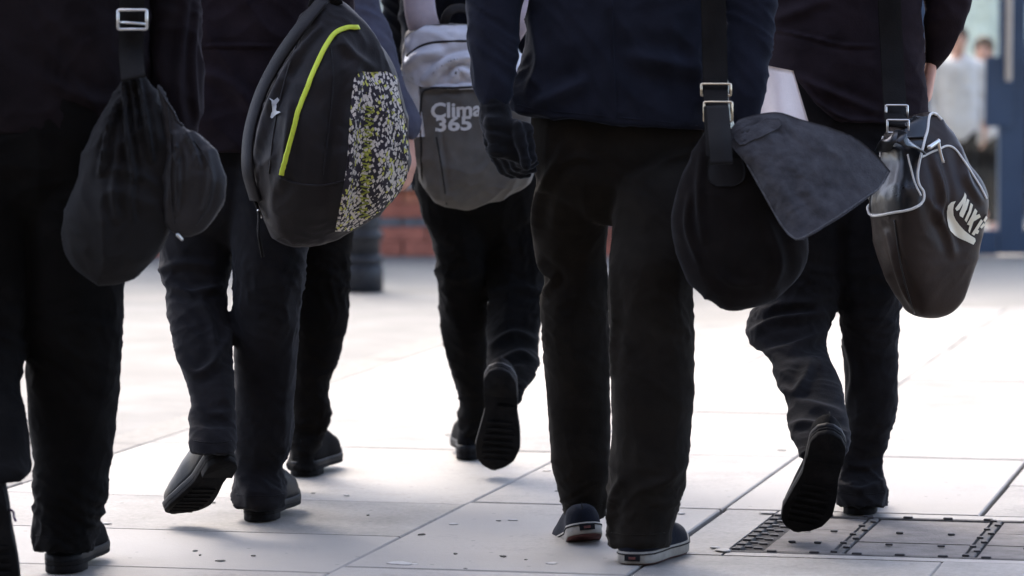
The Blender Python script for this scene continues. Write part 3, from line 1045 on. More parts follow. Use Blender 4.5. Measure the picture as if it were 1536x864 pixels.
def drape_sleeve(amp=1.0):
    def f(V, N, seed):
        b = ridged(V + np.stack([V[:, 2] * .3, 0 * V[:, 2], V[:, 0] * .6], 1), (6, 6, 16), seed + 4, 1.0, 5.0)
        a = ridged(V, (10, 10, 3), seed, .6, 3.0)
        return amp * ((b - .5) * .007 + (a - .5) * .004)
    return f

def build_person(label, base, legs, pelvis, torso, arms, mt, mj, head, seed, group=None, folds=(), jfolds=(), hem=None, hands=(), hair='hair_dark',
                 knee=.47, tamp=1.0, jexpo=2.4, jratio=.6, sleeves=None, smat=None, lratio=.95):
    base = np.asarray(base, float)
    # the body itself: one continuous surface
    Bm = B()
    for r in legs:
        Bm.add(*loft([w_[:4] for w_ in r[:-1]], shrink=.60, step=10, n=20, ratio=.8))
    for r in arms:
        Bm.add(*loft(r, shrink=.62, step=10, n=20))
    tr = torso[:-1]
    Bm.add(*loft([(t[0], t[1], t[2], t[3]) for t in tr], shrink=.80, step=10, ratio=.55))
    Bm.add(*loft(pelvis[:-1], shrink=.74, step=10, ratio=.5))
    hd = head_pieces(np.asarray(head, float)); Bm.add(hd.V, hd.F)
    Bm.add(*capsule(np.asarray(head) - (0, .02, .16), np.asarray(head) - (0, .02, .30), .06, .09))
    for h in hands:
        hand_pieces(*h[:4], B_=Bm, **(h[4] if len(h) > 4 else {}))
    V, F, N = remesh(Bm, .0062, 2)
    P = make('person', V, F, 'skin', None, base)
    props(P, label, 'person', group)
    hair_mesh(np.asarray(head, float), (0, 1, 0), 1.0, 'hair', hair, P, base, seed)
    hy, cr_ = torso[-1][0], pelvis[-1][0]
    def leg_rows(r):
        out = []
        for row in r:
            q0 = row[4] if len(row) > 4 else lratio
            out.append(tuple(row[:4]) + (float(np.interp(row[0], [hy, hy + 50, cr_, cr_ + 110], [.72, .85, 1.10, q0])),))
        return out
    tro = garment('trousers', [loft(leg_rows(r), ratio=lratio) for r in legs] + [loft(pelv(pelvis), ratio=.68, expo=2.5)], mt, P, base, folds=folds, drape=drape_trousers(knee, tamp), seed=seed, smooth=9)
    tb = bvh_of(np.array([v.co for v in tro.data.vertices]) + base, [tuple(p.vertices) for p in tro.data.polygons])
    for r in legs:
        y, xl, xr = r[-1][0] - 16, r[-1][1], r[-1][2]
        if xl > 0 and xr < 1536:
            make('hem_stitch', *trim_tube(tb, [(xl + 5, y - 3), (xl * .7 + xr * .3, y), (xl * .3 + xr * .7, y), (xr - 5, y - 3)], .0010), mt, tro, base)
    jk = garment('jacket', [loft(torso, ratio=jratio, expo=jexpo, n=56)], mj, P, base, folds=jfolds, drape=drape_jacket(), seed=seed + 40, post=hem, smooth=3)
    for k, r in enumerate(arms if sleeves is None else sleeves):
        garment('sleeve', [loft(r, ratio=.95)], smat or mj, jk, base, drape=drape_sleeve(), seed=seed + 60 + k, folds=jfolds, smooth=3)
    return P

GRP = 'pupils walking away along the pavement'

def tor(z, xc, hw, Y):                 # torso row from real sizes
    y = Zrow(z, Y); k = FPX / Y
    return (y, xc - hw * k, xc + hw * k, Y)

def shoulders(xc, Y, top=1.40):
    return [tor(top + .04, xc, .065, Y), tor(top, xc, .13, Y), tor(top - .05, xc, .185, Y), tor(top - .15, xc, .20, Y)]

# ---------------- first from left: sack bag
Y1 = 7.50
b1 = (W(40, 850, 7.5)[0], 7.5, 0)
L1r = [(150, 30, 205, 7.42), (300, 34, 198, 7.44), (432, 40, 186, 7.46), (507, 40, 183, 7.47), (560, 40, 179, 7.48), (631, 41, 174, 7.50), (690, 49, 167, 7.51), (749, 49, 159, 7.52), (795, 49, 148, 7.53, 1.1), (822, 48, 142, 7.53, 1.2)]
L1l = [(150, -115, 60, 7.42), (300, -110, 48, 7.42), (432, -100, 40, 7.42), (540, -92, 37, 7.40), (575, -92, 33, 7.37), (620, -88, 40, 7.32), (680, -82, 44, 7.26), (708, -80, 46, 7.22), (724, -78, 32, 7.2)]
P1 = build_person('person in black jacket and trousers at the left edge, sack bag on right hip', b1,
    [L1l, L1r], [(100, -105, 200, 7.42), (200, -112, 202, 7.42), (270, -108, 198, 7.43), (320, -104, 192, 7.44)],
    shoulders(45, 7.45) + [(-60, -140, 225, 7.45), (0, -145, 228, 7.45), (100, -145, 228, 7.45), (170, -145, 226, 7.45), (200, -142, 222, 7.45)],
    [[(-230, 150, 235, 7.47), (-120, 200, 290, 7.47), (0, 218, 300, 7.46), (60, 222, 303, 7.45), (120, 226, 305, 7.43), (180, 232, 302, 7.42), (205, 240, 296, 7.42)],
     [(-230, -150, -65, 7.47), (-120, -205, -115, 7.47), (0, -218, -130, 7.5), (120, -222, -140, 7.5), (205, -210, -150, 7.5)]],
    'black_trouser', 'black_jacket', (W(45, 60, 7.5)[0], 7.5, 1.60), 3, GRP,
    hands=[(W(268, 205, 7.42), (0, .05, -1), (1, 0, 0), (0, 1, 0)), (W(-180, 205, 7.5), (0, .05, -1), (-1, 0, 0), (0, 1, 0))],
    jfolds=[([(280, 0), (272, 70), (268, 140), (276, 190)], 9, .008), ([(296, 10), (290, 90), (296, 180)], 6, .006), ([(70, 120), (130, 150), (190, 155)], 14, .006)], tamp=.8)
shoe(P1, b1, G(90, 862) + (0, 0, .002), (.10, 1, 0), (0, 0, 1), 'dull', .295, 1.15)
shoe(P1, b1, W(-22, 715, 7.16), (.02, .25, -1), (.0, 1, .25), 'dull', .285, 1.05)
lb = B(); lb.add(*tube(dense([W(15, 764, 7.2), W(20, 768, 7.19), W(21, 776, 7.18), W(24, 782, 7.18)], 5), .0022))
make('lace', lb.V, lb.F, 'purple_lace', P1, b1)

# ---------------- second: backpack with printed panel, left foot lifted
b2 = (W(350, 785, 8.35)[0], 8.35, 0)
L2l = [(180, 232, 350, 8.42), (300, 234, 352, 8.44), (370, 238, 352, 8.44), (398, 238, 350, 8.43), (418, 240, 347, 8.42), (432, 249, 343, 8.40), (466, 249, 342, 8.36), (514, 261, 350, 8.30), (562, 272, 352, 8.25), (600, 284, 354, 8.21), (626, 281, 353, 8.19), (655, 284, 354, 8.15, 1.1), (680, 286, 352, 8.12, 1.2)]
L2r = [(180, 345, 478, 8.36), (300, 346, 472, 8.36), (400, 347, 458, 8.36), (500, 349, 448, 8.36), (600, 350, 444, 8.37), (660, 350, 440, 8.38), (710, 350, 425, 8.39, 1.1), (735, 349, 430, 8.385, 1.4), (760, 349, 430, 8.375, 1.45)]
P2 = build_person('person in dark plum jacket, left foot lifted, yellow-trimmed backpack on one shoulder', b2,
    [L2l, L2r], [(130, 238, 470, 8.38), (230, 236, 472, 8.40), (290, 236, 468, 8.40), (335, 238, 460, 8.40)],
    shoulders(352, 8.38) + [(-60, 222, 490, 8.38), (0, 226, 488, 8.38), (66, 230, 484, 8.38), (76, 232, 482, 8.38), (150, 232, 480, 8.38), (228, 232, 476, 8.38)],
    [[(-210, 190, 270, 8.4), (-100, 176, 250, 8.4), (0, 178, 246, 8.4), (100, 182, 246, 8.38), (190, 190, 244, 8.36)],
     [(-210, 440, 520, 8.4), (-100, 462, 530, 8.4), (0, 466, 530, 8.45), (100, 466, 526, 8.5), (190, 466, 520, 8.55)]],
    'navy_trouser', 'plum_jacket', (W(352, 60, 8.4)[0], 8.42, 1.58), 13, GRP,
    hands=[(W(217, 190, 8.36), (0, .05, -1), (-1, 0, 0), (0, 1, 0)), (W(493, 190, 8.55), (0, .05, -1), (1, 0, 0), (0, 1, 0))],
    folds=[([(258, 520), (290, 560), (320, 545), (345, 500)], 9, .008), ([(250, 425), (285, 440), (330, 430)], 8, .007), ([(290, 600), (310, 622), (345, 620)], 9, .006), ([(300, 440), (320, 500), (322, 545)], 8, .005), ([(240, 405), (270, 395), (320, 400)], 8, .006)],
    jfolds=[([(300, 69), (350, 68), (410, 70)], 3, .005), ([(310, 110), (350, 130), (380, 170)], 12, .008)], tamp=.8)
shoe(P2, b2, G(384, 784) + (0, 0, .002), (.17, 1, 0), (0, 0, 1), 'leather', .29, 1.08)
shoe(P2, b2, W(343, 692, 8.10), (-.44, .62, -.58), (-.36, .66, .60), 'leather', .265, 1.12)

# ---------------- behind the second: right leg, grey sleeve and hand show
b2b = (W(462, 718, 9.2)[0], 9.2, 0)
L3r = [(180, 445, 540, 9.2), (300, 444, 537, 9.2), (360, 443, 531, 9.2), (440, 441, 525, 9.2), (498, 438, 519, 9.2), (541, 436, 508, 9.21), (594, 436, 493, 9.22), (621, 436, 498, 9.23), (647, 436, 490, 9.24), (675, 434, 480, 9.24, 1.4), (703, 432, 478, 9.23, 1.6)]
L3l = [(180, 352, 450, 9.15), (360, 352, 446, 9.1), (500, 360, 440, 9.05), (600, 366, 430, 9.0), (680, 372, 424, 8.98)]
P2b = build_person('person in slate grey jacket mostly hidden behind the printed backpack, bare right hand showing', b2b,
    [L3l, L3r], [(130, 350, 540, 9.17), (230, 350, 542, 9.17), (300, 350, 537, 9.17), (340, 356, 530, 9.17)],
    shoulders(452, 9.2) + [(-60, 335, 562, 9.2), (0, 338, 560, 9.2), (100, 342, 556, 9.2), (215, 345, 550, 9.2)],
    [[(-160, 510, 580, 9.2), (-60, 512, 574, 9.18), (0, 514, 570, 9.15), (51, 524, 586, 9.12), (93, 536, 598, 9.10), (130, 550, 608, 9.08), (153, 560, 619, 9.06), (183, 572, 632, 9.04), (200, 582, 628, 9.03), (212, 596, 622, 9.03)],
     [(-160, 330, 400, 9.2), (-60, 310, 378, 9.2), (80, 306, 366, 9.2), (200, 310, 360, 9.2)]],
    'black_trouser_b', 'slate_jacket', (W(452, 60, 9.2)[0], 9.22, 1.56), 23, GRP,
    hands=[(W(605, 198, 9.03), (.10, .0, -1), (.9, -.4, 0), (0, 1, 0), dict(s=1.0, curl=.7)), (W(335, 200, 9.2), (0, .05, -1), (-1, 0, 0), (0, 1, 0))], hair='hair_brown')
shoe(P2b, b2b, G(452, 716) + (0, 0, .002), (.2, 1, 0), (0, 0, 1), 'dull', .28, 1.08)
shoe(P2b, b2b, W(398, 690, 8.85), (0, .5, -.85), (0, .85, .5), 'dull', .28, 1.0)

# ---------------- grey backpack wearer
b3 = (W(715, 690, 9.5)[0], 9.5, 0)
L4l = [(180, 622, 735, 9.46), (300, 627, 735, 9.48), (323, 632, 735, 9.48), (365, 649, 733, 9.49), (413, 652, 732, 9.5), (466, 659, 732, 9.52), (509, 663, 733, 9.53), (557, 675, 736, 9.55), (605, 692, 736, 9.57), (628, 688, 732, 9.58), (660, 689, 726, 9.59), (684, 691, 722, 9.60)]
L4r = [(180, 715, 818, 9.46), (300, 718, 816, 9.5), (365, 722, 818, 9.52), (420, 727, 824, 9.5), (450, 730, 822, 9.46), (480, 730, 815, 9.42), (509, 730, 809, 9.37), (552, 729, 808, 9.27), (578, 731, 793, 9.20), (600, 737, 782, 9.15), (612, 742, 776, 9.13)]
P3 = build_person('person wearing the grey backpack, sole of lifted right shoe facing back', b3,
    [L4l, L4r], [(130, 624, 815, 9.47), (230, 622, 818, 9.47), (300, 628, 817, 9.48), (340, 642, 814, 9.48)],
    shoulders(718, 9.5, 1.38) + [(-60, 600, 836, 9.5), (0, 598, 838, 9.5), (100, 604, 830, 9.5), (240, 614, 824, 9.5), (284, 620, 818, 9.5)],
    [[(-150, 575, 650, 9.52), (-60, 566, 632, 9.54), (0, 571, 630, 9.6), (50, 576, 628, 9.66), (100, 588, 630, 9.72), (130, 596, 630, 9.76)],
     [(-150, 785, 860, 9.52), (-60, 800, 866, 9.54), (0, 806, 862, 9.6), (100, 804, 850, 9.72), (130, 806, 842, 9.76)]],
    'black_trouser', 'dark_blue_jacket', (W(718, 60, 9.5)[0], 9.55, 1.55), 33, GRP,
    hands=[(W(612, 128, 9.77), (.2, .8, .1), (0, .2, 1), (1, 0, 0)), (W(824, 128, 9.77), (-.2, .8, .1), (0, .2, 1), (-1, 0, 0))],
    folds=[([(735, 520), (770, 500), (805, 512)], 8, .007), ([(745, 545), (780, 530), (806, 545)], 8, .007), ([(740, 440), (780, 432), (815, 440)], 9, .006), ([(640, 400), (690, 420), (725, 405)], 8, .004)])
shoe(P3, b3, G(704, 691) + (0, 0, .002), (-.05, 1, 0), (0, 0, 1), 'dull', .28, 1.0)
shoe(P3, b3, W(751, 556, 9.07), (-.055, .38, -.92), (.05, .92, .38), 'dull', .285, 1.22)

# ---------------- centre: navy blazer, canvas shoes
b4 = (W(930, 850, 7.8)[0], 7.8, 0)
L5l = [(160, 798, 935, 7.87), (213, 797, 932, 7.87), (261, 806, 926, 7.88), (309, 799, 918, 7.91), (362, 799, 911, 7.96), (394, 808, 910, 7.98), (410, 817, 911, 7.98), (443, 811, 913, 7.99), (523, 814, 914, 8.0), (625, 823, 916, 8.02), (695, 829, 917, 8.03), (749, 841, 914, 8.04), (776, 847, 908, 8.04)]
L5r = [(160, 920, 1060, 7.87), (230, 918, 1062, 7.86), (280, 918, 1062, 7.82), (340, 917, 1058, 7.79), (390, 914, 1050, 7.75), (432, 913, 1041, 7.74), (529, 914, 1042, 7.72), (600, 916, 1041, 7.71), (647, 918, 1038, 7.71), (700, 914, 1034, 7.70), (733, 911, 1028, 7.70), (787, 911, 1012, 7.70, 1.1), (818, 912, 1002, 7.70, 1.2)]
def hem4(V):
    p = to_px(V); k = smooth01(90, 178, p[:, 1])
    sh = np.interp(p[:, 0], [755, 800, 900, 1060], [-15, -6, 4, 16])
    V = V.copy(); V[:, 2] -= k * sh / FPX * 7.75
    return V
P4 = build_person('person in navy blazer with canvas shoes and dark glove at the centre', b4,
    [L5l, L5r], [(110, 812, 1052, 7.86), (200, 797, 1062, 7.86), (250, 800, 1062, 7.86), (300, 801, 1058, 7.86)],
    shoulders(928, 7.86) + [(-60, 797, 1066, 7.86), (0, 793, 1070, 7.86), (60, 785, 1072, 7.86), (110, 774, 1072, 7.86), (150, 762, 1071, 7.86), (179, 757, 1070, 7.86)],
    [[(-165, 740, 815, 7.86), (-90, 704, 800, 7.85), (0, 698, 788, 7.83), (53, 700, 781, 7.80), (101, 705, 775, 7.77), (141, 712, 768, 7.75), (160, 720, 762, 7.74)],
     [(-165, 1040, 1120, 7.86), (-90, 1070, 1160, 7.86), (0, 1086, 1166, 7.84), (44, 1088, 1161, 7.82), (128, 1092, 1149, 7.78), (172, 1097, 1140, 7.76), (192, 1100, 1138, 7.76)]],
    'brown_black_trouser', 'navy_blazer', (W(928, 60, 7.86)[0], 7.9, 1.60), 43, GRP, hem=hem4,
    hands=[(W(1118, 192, 7.79), (0, .05, -1), (1, 0, 0), (0, 1, 0))],
    folds=[([(842, 228), (820, 268), (806, 310), (802, 350)], 10, .009), ([(804, 390), (822, 408), (832, 418), (816, 440)], 7, .010), ([(835, 250), (865, 235), (890, 240)], 8, .005), ([(915, 400), (922, 480), (914, 560)], 7, .005), ([(930, 720), (918, 750), (912, 800)], 8, .007), ([(1030, 690), (1000, 720), (960, 735)], 10, .006), ([(960, 270), (1000, 240), (1050, 225)], 9, .005)],
    jfolds=[([(950, 85), (1000, 95), (1048, 105)], 18, .013), ([(805, 156), (845, 138), (875, 122)], 14, .012), ([(800, 30), (810, 90), (790, 140)], 12, .008), ([(1050, 40), (1040, 90), (1050, 150)], 14, .008), ([(918, 0), (920, 60), (922, 160)], 3, .003)], tamp=.6)
jk4 = [o for o in P4.children if o.name.startswith('jacket')][0]
jb4 = bvh_of(np.array([v.co for v in jk4.data.vertices]) + np.array(b4), [tuple(p.vertices) for p in jk4.data.polygons])
make('centre_seam', *trim_tube(jb4, [(919, 2), (920, 60), (922, 120), (924, 178)], .0012), 'navy_blazer', jk4, b4)
make('hem_stitch', *trim_tube(jb4, [(764, 153), (800, 163), (860, 170), (940, 177), (1046, 188)], .0011), 'navy_blazer', jk4, b4)
# dark glove on the left hand
gb = hand_pieces(W(744, 166, 7.735), (.18, .05, -1), (-.75, -.66, 0), (.6, .8, 0), s=1.02, curl=.70)
gb.add(*capsule(W(741, 140, 7.75), W(744, 185, 7.735), .030, .034))
for k in range(3):
    gb.add(*capsule(W(737 + 3 * k, 184 + 20 * k, 7.71), W(786 + 3 * k, 196 + 20 * k, 7.72), .017, .019))
gb.add(*capsule(W(776, 190, 7.70), W(790, 248, 7.69), .013, .011))
V, F, N = remesh(gb, .0038, 3)
V = V + N * ((ridged(V, (20, 20, 60), 77) - .5) * .004)[:, None]
make('glove', V, F, 'glove', P4, b4)
shoe(P4, b4, W(880, 800, 7.92) + (0, 0, .0), (-.10, .93, -.26), (-.12, .26, .95), 'canvas', .285, 1.18)
shoe(P4, b4, G(948, 849) + (0, 0, .004), (.34, 1, 0), (0, 0, 1), 'canvas', .285, 1.22)

# ---------------- right: shirt tail out, left foot pushing off
b5 = (W(1262, 775, 8.4)[0], 8.4, 0)
L6l = [(180, 1150, 1270, 8.42), (320, 1152, 1268, 8.42), (400, 1148, 1267, 8.44), (440, 1140, 1264, 8.44), (464, 1132, 1257, 8.43), (484, 1122, 1247, 8.41), (500, 1120, 1243, 8.39), (514, 1125, 1242, 8.37), (534, 1148, 1245, 8.30), (576, 1165, 1261, 8.21), (600, 1178, 1267, 8.15), (644, 1182, 1277, 8.05), (668, 1193, 1275, 7.99), (686, 1200, 1268, 7.95)]
L6r = [(180, 1255, 1378, 8.42), (320, 1256, 1372, 8.42), (400, 1257, 1362, 8.43), (449, 1259, 1354, 8.44), (517, 1263, 1348, 8.46), (580, 1266, 1347, 8.47), (615, 1268, 1347, 8.48), (653, 1268, 1336, 8.49), (687, 1259, 1324, 8.50), (705, 1256, 1324, 8.5), (725, 1252, 1328, 8.49, 1.2), (757, 1253, 1330, 8.485, 1.35)]
def hem5(V):
    p = to_px(V); k = smooth01(40, 180, p[:, 1])
    sh = np.interp(p[:, 0], [1145, 1195, 1212, 1235, 1262, 1390], [-58, -60, -42, -16, 0, 6])
    V = V.copy(); V[:, 2] -= k * sh / FPX * 8.4
    return V
P5 = build_person('person at the right in dark jacket, white shirt tail out, left foot pushing off', b5,
    [L6l, L6r], [(110, 1156, 1372, 8.43), (200, 1150, 1378, 8.43), (280, 1152, 1374, 8.43), (345, 1150, 1368, 8.43)],
    shoulders(1265, 8.43) + [(-60, 1148, 1382, 8.43), (0, 1146, 1384, 8.43), (60, 1146, 1386, 8.43), (128, 1146, 1388, 8.43), (182, 1144, 1391, 8.43)],
    [[(-190, 1350, 1425, 8.44), (-90, 1370, 1450, 8.44), (0, 1386, 1457, 8.44), (10, 1386, 1456, 8.44), (31, 1386, 1447, 8.44), (65, 1387, 1433, 8.45), (92, 1388, 1418, 8.46), (106, 1391, 1406, 8.47)],
     [(-190, 1105, 1180, 8.44), (-90, 1080, 1160, 8.45), (0, 1085, 1155, 8.47), (60, 1088, 1150, 8.5), (130, 1092, 1145, 8.52), (180, 1098, 1142, 8.54)]],
    'navy_trouser', 'plum_jacket', (W(1265, 60, 8.43)[0], 8.46, 1.57), 53, GRP, hem=hem5, hair='hair_brown',
    hands=[(W(1397, 96, 8.47), (-.15, .0, -1), (1, -.2, 0), (0, 1, 0), dict(s=.9, curl=.9)), (W(1120, 180, 8.54), (0, .05, -1), (-1, 0, 0), (0, 1, 0))],
    folds=[([(1130, 496), (1160, 482), (1200, 476), (1235, 470)], 8, .010), ([(1150, 530), (1190, 520), (1235, 500)], 9, .008), ([(1168, 580), (1190, 590), (1205, 570), (1215, 545)], 9, .007), ([(1182, 640), (1205, 635), (1235, 640), (1268, 650)], 8, .006), ([(1190, 600), (1230, 610), (1265, 620)], 9, .005), ([(1140, 470), (1180, 455), (1230, 455)], 9, .006), ([(1265, 500), (1280, 560), (1270, 610)], 7, .005), ([(1262, 690), (1290, 700), (1322, 692)], 6, .006), ([(1258, 725), (1290, 735), (1325, 722)], 6, .006)],
    tamp=.8,
    jfolds=[([(1163, 45), (1215, 56), (1260, 67), (1312, 70)], 3.2, .006), ([(1206, 130), (1235, 160), (1270, 178), (1310, 180)], 5, .008), ([(1200, 118), (1250, 140), (1310, 165)], 8, .007), ([(1160, 30), (1190, 20), (1240, 0)], 12, .007)])
shoe(P5, b5, G(1289, 774) + (0, 0, .002), (.10, 1, 0), (0, 0, 1), 'dull', .285, 1.12)
shoe(P5, b5, W(1248, 653, 7.85), (-.20, .51, -.83), (.05, .83, .51), 'dull', .285, 1.2)
# shirt tail: curved sheet hanging from under the jacket
V, Vi = [], []
m_, nx_ = 14, 14
for i in range(m_):
    t = i / (m_ - 1)
    for j in range(nx_):
        s_ = j / (nx_ - 1)
        x = (1136 + 4 * (1 - t)) * (1 - s_) + (1190 + 28 * t) * s_; y = (96 + 10 * s_) * (1 - t) + (196 + 4 * s_) * t
        Yd = 8.275 - .05 * math.sin(s_ * math.pi) * (.4 + t * .6) + .012 * math.sin(s_ * 9 + t) * t
        p = W(x, y, Yd); V.append(p); Vi.append(p + (0, .003, 0))
make('shirt_tail', *shell(V, Vi, m_, nx_), 'white_shirt', P5, b5)

# ---------------- people beyond the glass
def far_person(label, x, Y, h, shirt, lower, hair, facing, seed, arm=0.0):
    s = h / 1.7
    base = np.array((x, Y, 0))
    f = np.array(facing, float); f /= np.linalg.norm(f); r = np.cross(f, (0, 0, 1))
    def q_(a, b, z):
        return base + r * a * s + f * b * s + np.array((0, 0, z * s))
    Bm = B()
    for sx in (-1, 1):
        Bm.add(*capsule(q_(sx * .085, 0, .86), q_(sx * .09, .02, .48), .075 * s, .055 * s)); Bm.add(*capsule(q_(sx * .09, .02, .48), q_(sx * .095, -.02, .09), .055 * s, .038 * s))
        Bm.add(*capsule(q_(sx * .095, -.03, .045), q_(sx * .105, .14, .03), .04 * s, .03 * s))
        Bm.add(*capsule(q_(sx * .19, 0, 1.38), q_(sx * .235, -.02, 1.10), .045 * s, .04 * s)); Bm.add(*capsule(q_(sx * .235, -.02, 1.10), q_(sx * .22, .06 + arm, .86 + arm), .037 * s, .028 * s))
        hand_pieces(q_(sx * .22, .06 + arm, .85 + arm), (0, 0, -1), r * sx, f, s=.9 * s, curl=.4, B_=Bm)
    Bm.add(*capsule(q_(0, 0, .92), q_(0, 0, 1.36), .13 * s, .14 * s)); Bm.add(*capsule(q_(-.12, 0, 1.38), q_(.12, 0, 1.38), .07 * s, .07 * s))
    hd = head_pieces(q_(0, .02, 1.58), f, s); Bm.add(hd.V, hd.F)
    V, F, N = remesh(Bm, .009, 2)
    P = make('person', V, F, 'skin', None, base); props(P, label, 'person', 'people beyond the glass door')
    hair_mesh(q_(0, .02, 1.58), f, s, 'hair', hair, P, base, seed)
    Bt = B()
    for sx in (-1, 1):
        Bt.add(*capsule(q_(sx * .085, 0, .86), q_(sx * .09, .02, .48), .095 * s, .075 * s)); Bt.add(*capsule(q_(sx * .09, .02, .48), q_(sx * .095, -.02, .10), .075 * s, .062 * s))
    Bt.add(*capsule(q_(-.05, 0, .92), q_(.05, 0, .92), .12 * s, .12 * s))
    V, F, N = remesh(Bt, .009, 3); make('trousers', V, F, lower, P, base)
    Bs = B()
    Bs.add(*capsule(q_(-.03, 0, .90), q_(-.02, 0, 1.34), .145 * s, .155 * s)); Bs.add(*capsule(q_(.03, 0, .90), q_(.02, 0, 1.34), .145 * s, .155 * s)); Bs.add(*capsule(q_(-.13, 0, 1.38), q_(.13, 0, 1.38), .08 * s, .08 * s))
    for sx in (-1, 1):
        Bs.add(*capsule(q_(sx * .19, 0, 1.38), q_(sx * .235, -.02, 1.10), .062 * s, .056 * s)); Bs.add(*capsule(q_(sx * .235, -.02, 1.10), q_(sx * .225, .04 + arm * .8, .95 + arm), .052 * s, .045 * s))
    V, F, N = remesh(Bs, .009, 3); V = V + N * ((ridged(V, (9, 9, 14), seed) - .5) * .012)[:, None]
    make('shirt', V, F, shirt, P, base)

k21 = 20.6 / FPX
far_person('child in white shirt beyond the glass door, beside the dark jacket elbow', (1434 - 768) * k21, 20.6, 1.12, 'far_shirt', 'black_trouser', 'hair_brown', (.2, -1, 0), 71)
far_person('smaller child in white shirt beyond the glass door, nearer the blue frame', (1474 - 768) * k21 * 1.03, 21.2, 1.06, 'far_shirt', 'black_trouser_b', 'hair_brown', (-.3, -1, 0), 72)
far_person('adult in pale mint shirt beyond the glass door, arm hanging above the children', (1470 - 768) * k21 * 1.09, 22.4, 1.72, 'pale_mint_shirt', 'dark_blue_jacket', 'hair_dark', (-.6, -1, 0), 73)

# ================================================================== bags
def bag_body(rows, Y, ratio, expo, yaw=0.0, folds=(), amp=1.0, seed=0, extra=(), voxel=.005, freq=(7, 7, 5), smooth=4):
    Bm = B()
    Bm.add(*loft([(y, a, b, Y) for y, a, b in rows], ratio=ratio, expo=expo, yaw=yaw, n=56))
    for V, F in extra:
        Bm.add(V, F)
    V, F, N = remesh(Bm, voxel, smooth)
    a = ridged(V, freq, seed, .9, 4.0); b = ridged(V, (15, 15, 12), seed + 2, 1.0, 6.0)
    V = V + N * (amp * ((a - .5) * .012 + (b - .5) * .004))[:, None]
    V = crease(V, N, folds)
    return V, F

def buckle(name, x0, x1, y0, y1, Y, mat, parent, base, r=.0026, mid=True):
    bp = [W(x0, y0, Y), W((x0 + x1) / 2, y0, Y - .003), W(x1, y0, Y), W(x1, (y0 + y1) / 2, Y - .003), W(x1, y1, Y), W((x0 + x1) / 2, y1, Y - .003), W(x0, y1, Y), W(x0, (y0 + y1) / 2, Y - .003)]
    P = []
    for i in range(8):
        a, b = np.array(bp[i]), np.array(bp[(i + 1) % 8])
        for t in np.linspace(.08, .92, 6):
            P.append(a * (1 - t) + b * t)
    P = np.array(P)
    o = make(name, *tube(P, r, n=8, closed=True), mat, parent, base)
    return o

# ---- sack bag of the first
Yb = 7.27
bb = (W(180, 425, Yb)[0], Yb, W(180, 425, Yb)[2])
V, F = bag_body([(106, 190, 213), (125, 180, 226), (150, 165, 245), (200, 138, 266), (250, 118, 268), (300, 102, 264), (350, 95, 254), (385, 101, 238), (410, 118, 214), (424, 140, 196), (428, 155, 182)], Yb, .62, 2.2, seed=101, amp=.7,
    folds=[([(186, 125), (191, 200), (201, 270)], 5, .017), ([(180, 145), (163, 200), (150, 260)], 5, .014), ([(206, 114), (217, 170), (228, 240)], 5, .013), ([(196, 118), (202, 160), (206, 210)], 4, .010), ([(175, 230), (170, 290), (176, 330)], 7, .006), ([(200, 262), (196, 300), (200, 330)], 5, .006)], freq=(12, 12, 3))
bag1 = props(make('sack_bag', V, F, 'nylon_black', None, bb), 'black nylon sack bag with bulging side pocket on the leftmost person', 'bag')
V, F = bag_body([(126, 234, 240), (140, 236, 247), (165, 240, 262), (190, 244, 277), (206, 246, 303), (230, 246, 326), (270, 244, 338), (310, 245, 331), (338, 250, 312), (352, 262, 292), (357, 270, 284)], 7.24, .5, 2.1, seed=103, amp=.7,
    folds=[([(276, 195), (290, 220), (300, 250)], 4, .008), ([(262, 200), (268, 260), (264, 320)], 4, .009), ([(310, 225), (316, 270), (306, 315)], 6, .006)], freq=(12, 12, 5))
make('side_pocket', V, F, 'nylon_sheen', bag1, bb)
make('strap', *ribbon(dense([W(205, -330, 7.36), W(202, -200, 7.29), (W(198, -60, 7.28)), W(197, 30, 7.28), W(197, 80, 7.275), W(200, 118, 7.22)], 8), .0475, .004), 'webbing', bag1, bb)
buckle('buckle', 177, 220, 15, 44, 7.268, 'steel', bag1, bb, .003)
make('buckle_bar', *tube([W(178, 33, 7.266), W(219, 36, 7.266)], .0026), 'steel', bag1, bb)
bv = bvh_of(V, F)
make('edge_piping', *trim_tube(bv, [(237, 131), (248, 150), (262, 171), (274, 190)], .0022), 'nylon_sheen', bag1, bb)
make('pocket_seam', *trim_tube(bv, [(252, 160), (257, 220), (256, 280), (262, 336)], .0016), 'nylon_sheen', bag1, bb)
make('pocket_seam', *trim_tube(bv, [(276, 200), (300, 222), (318, 260), (314, 305), (294, 338)], .0014), 'nylon_sheen', bag1, bb)
make('zip_pull', *capsule(hit(bv, 268, 351, .003)[0], hit(bv, 273, 355, .005)[0], .004, .003), 'steel', bag1, bb)

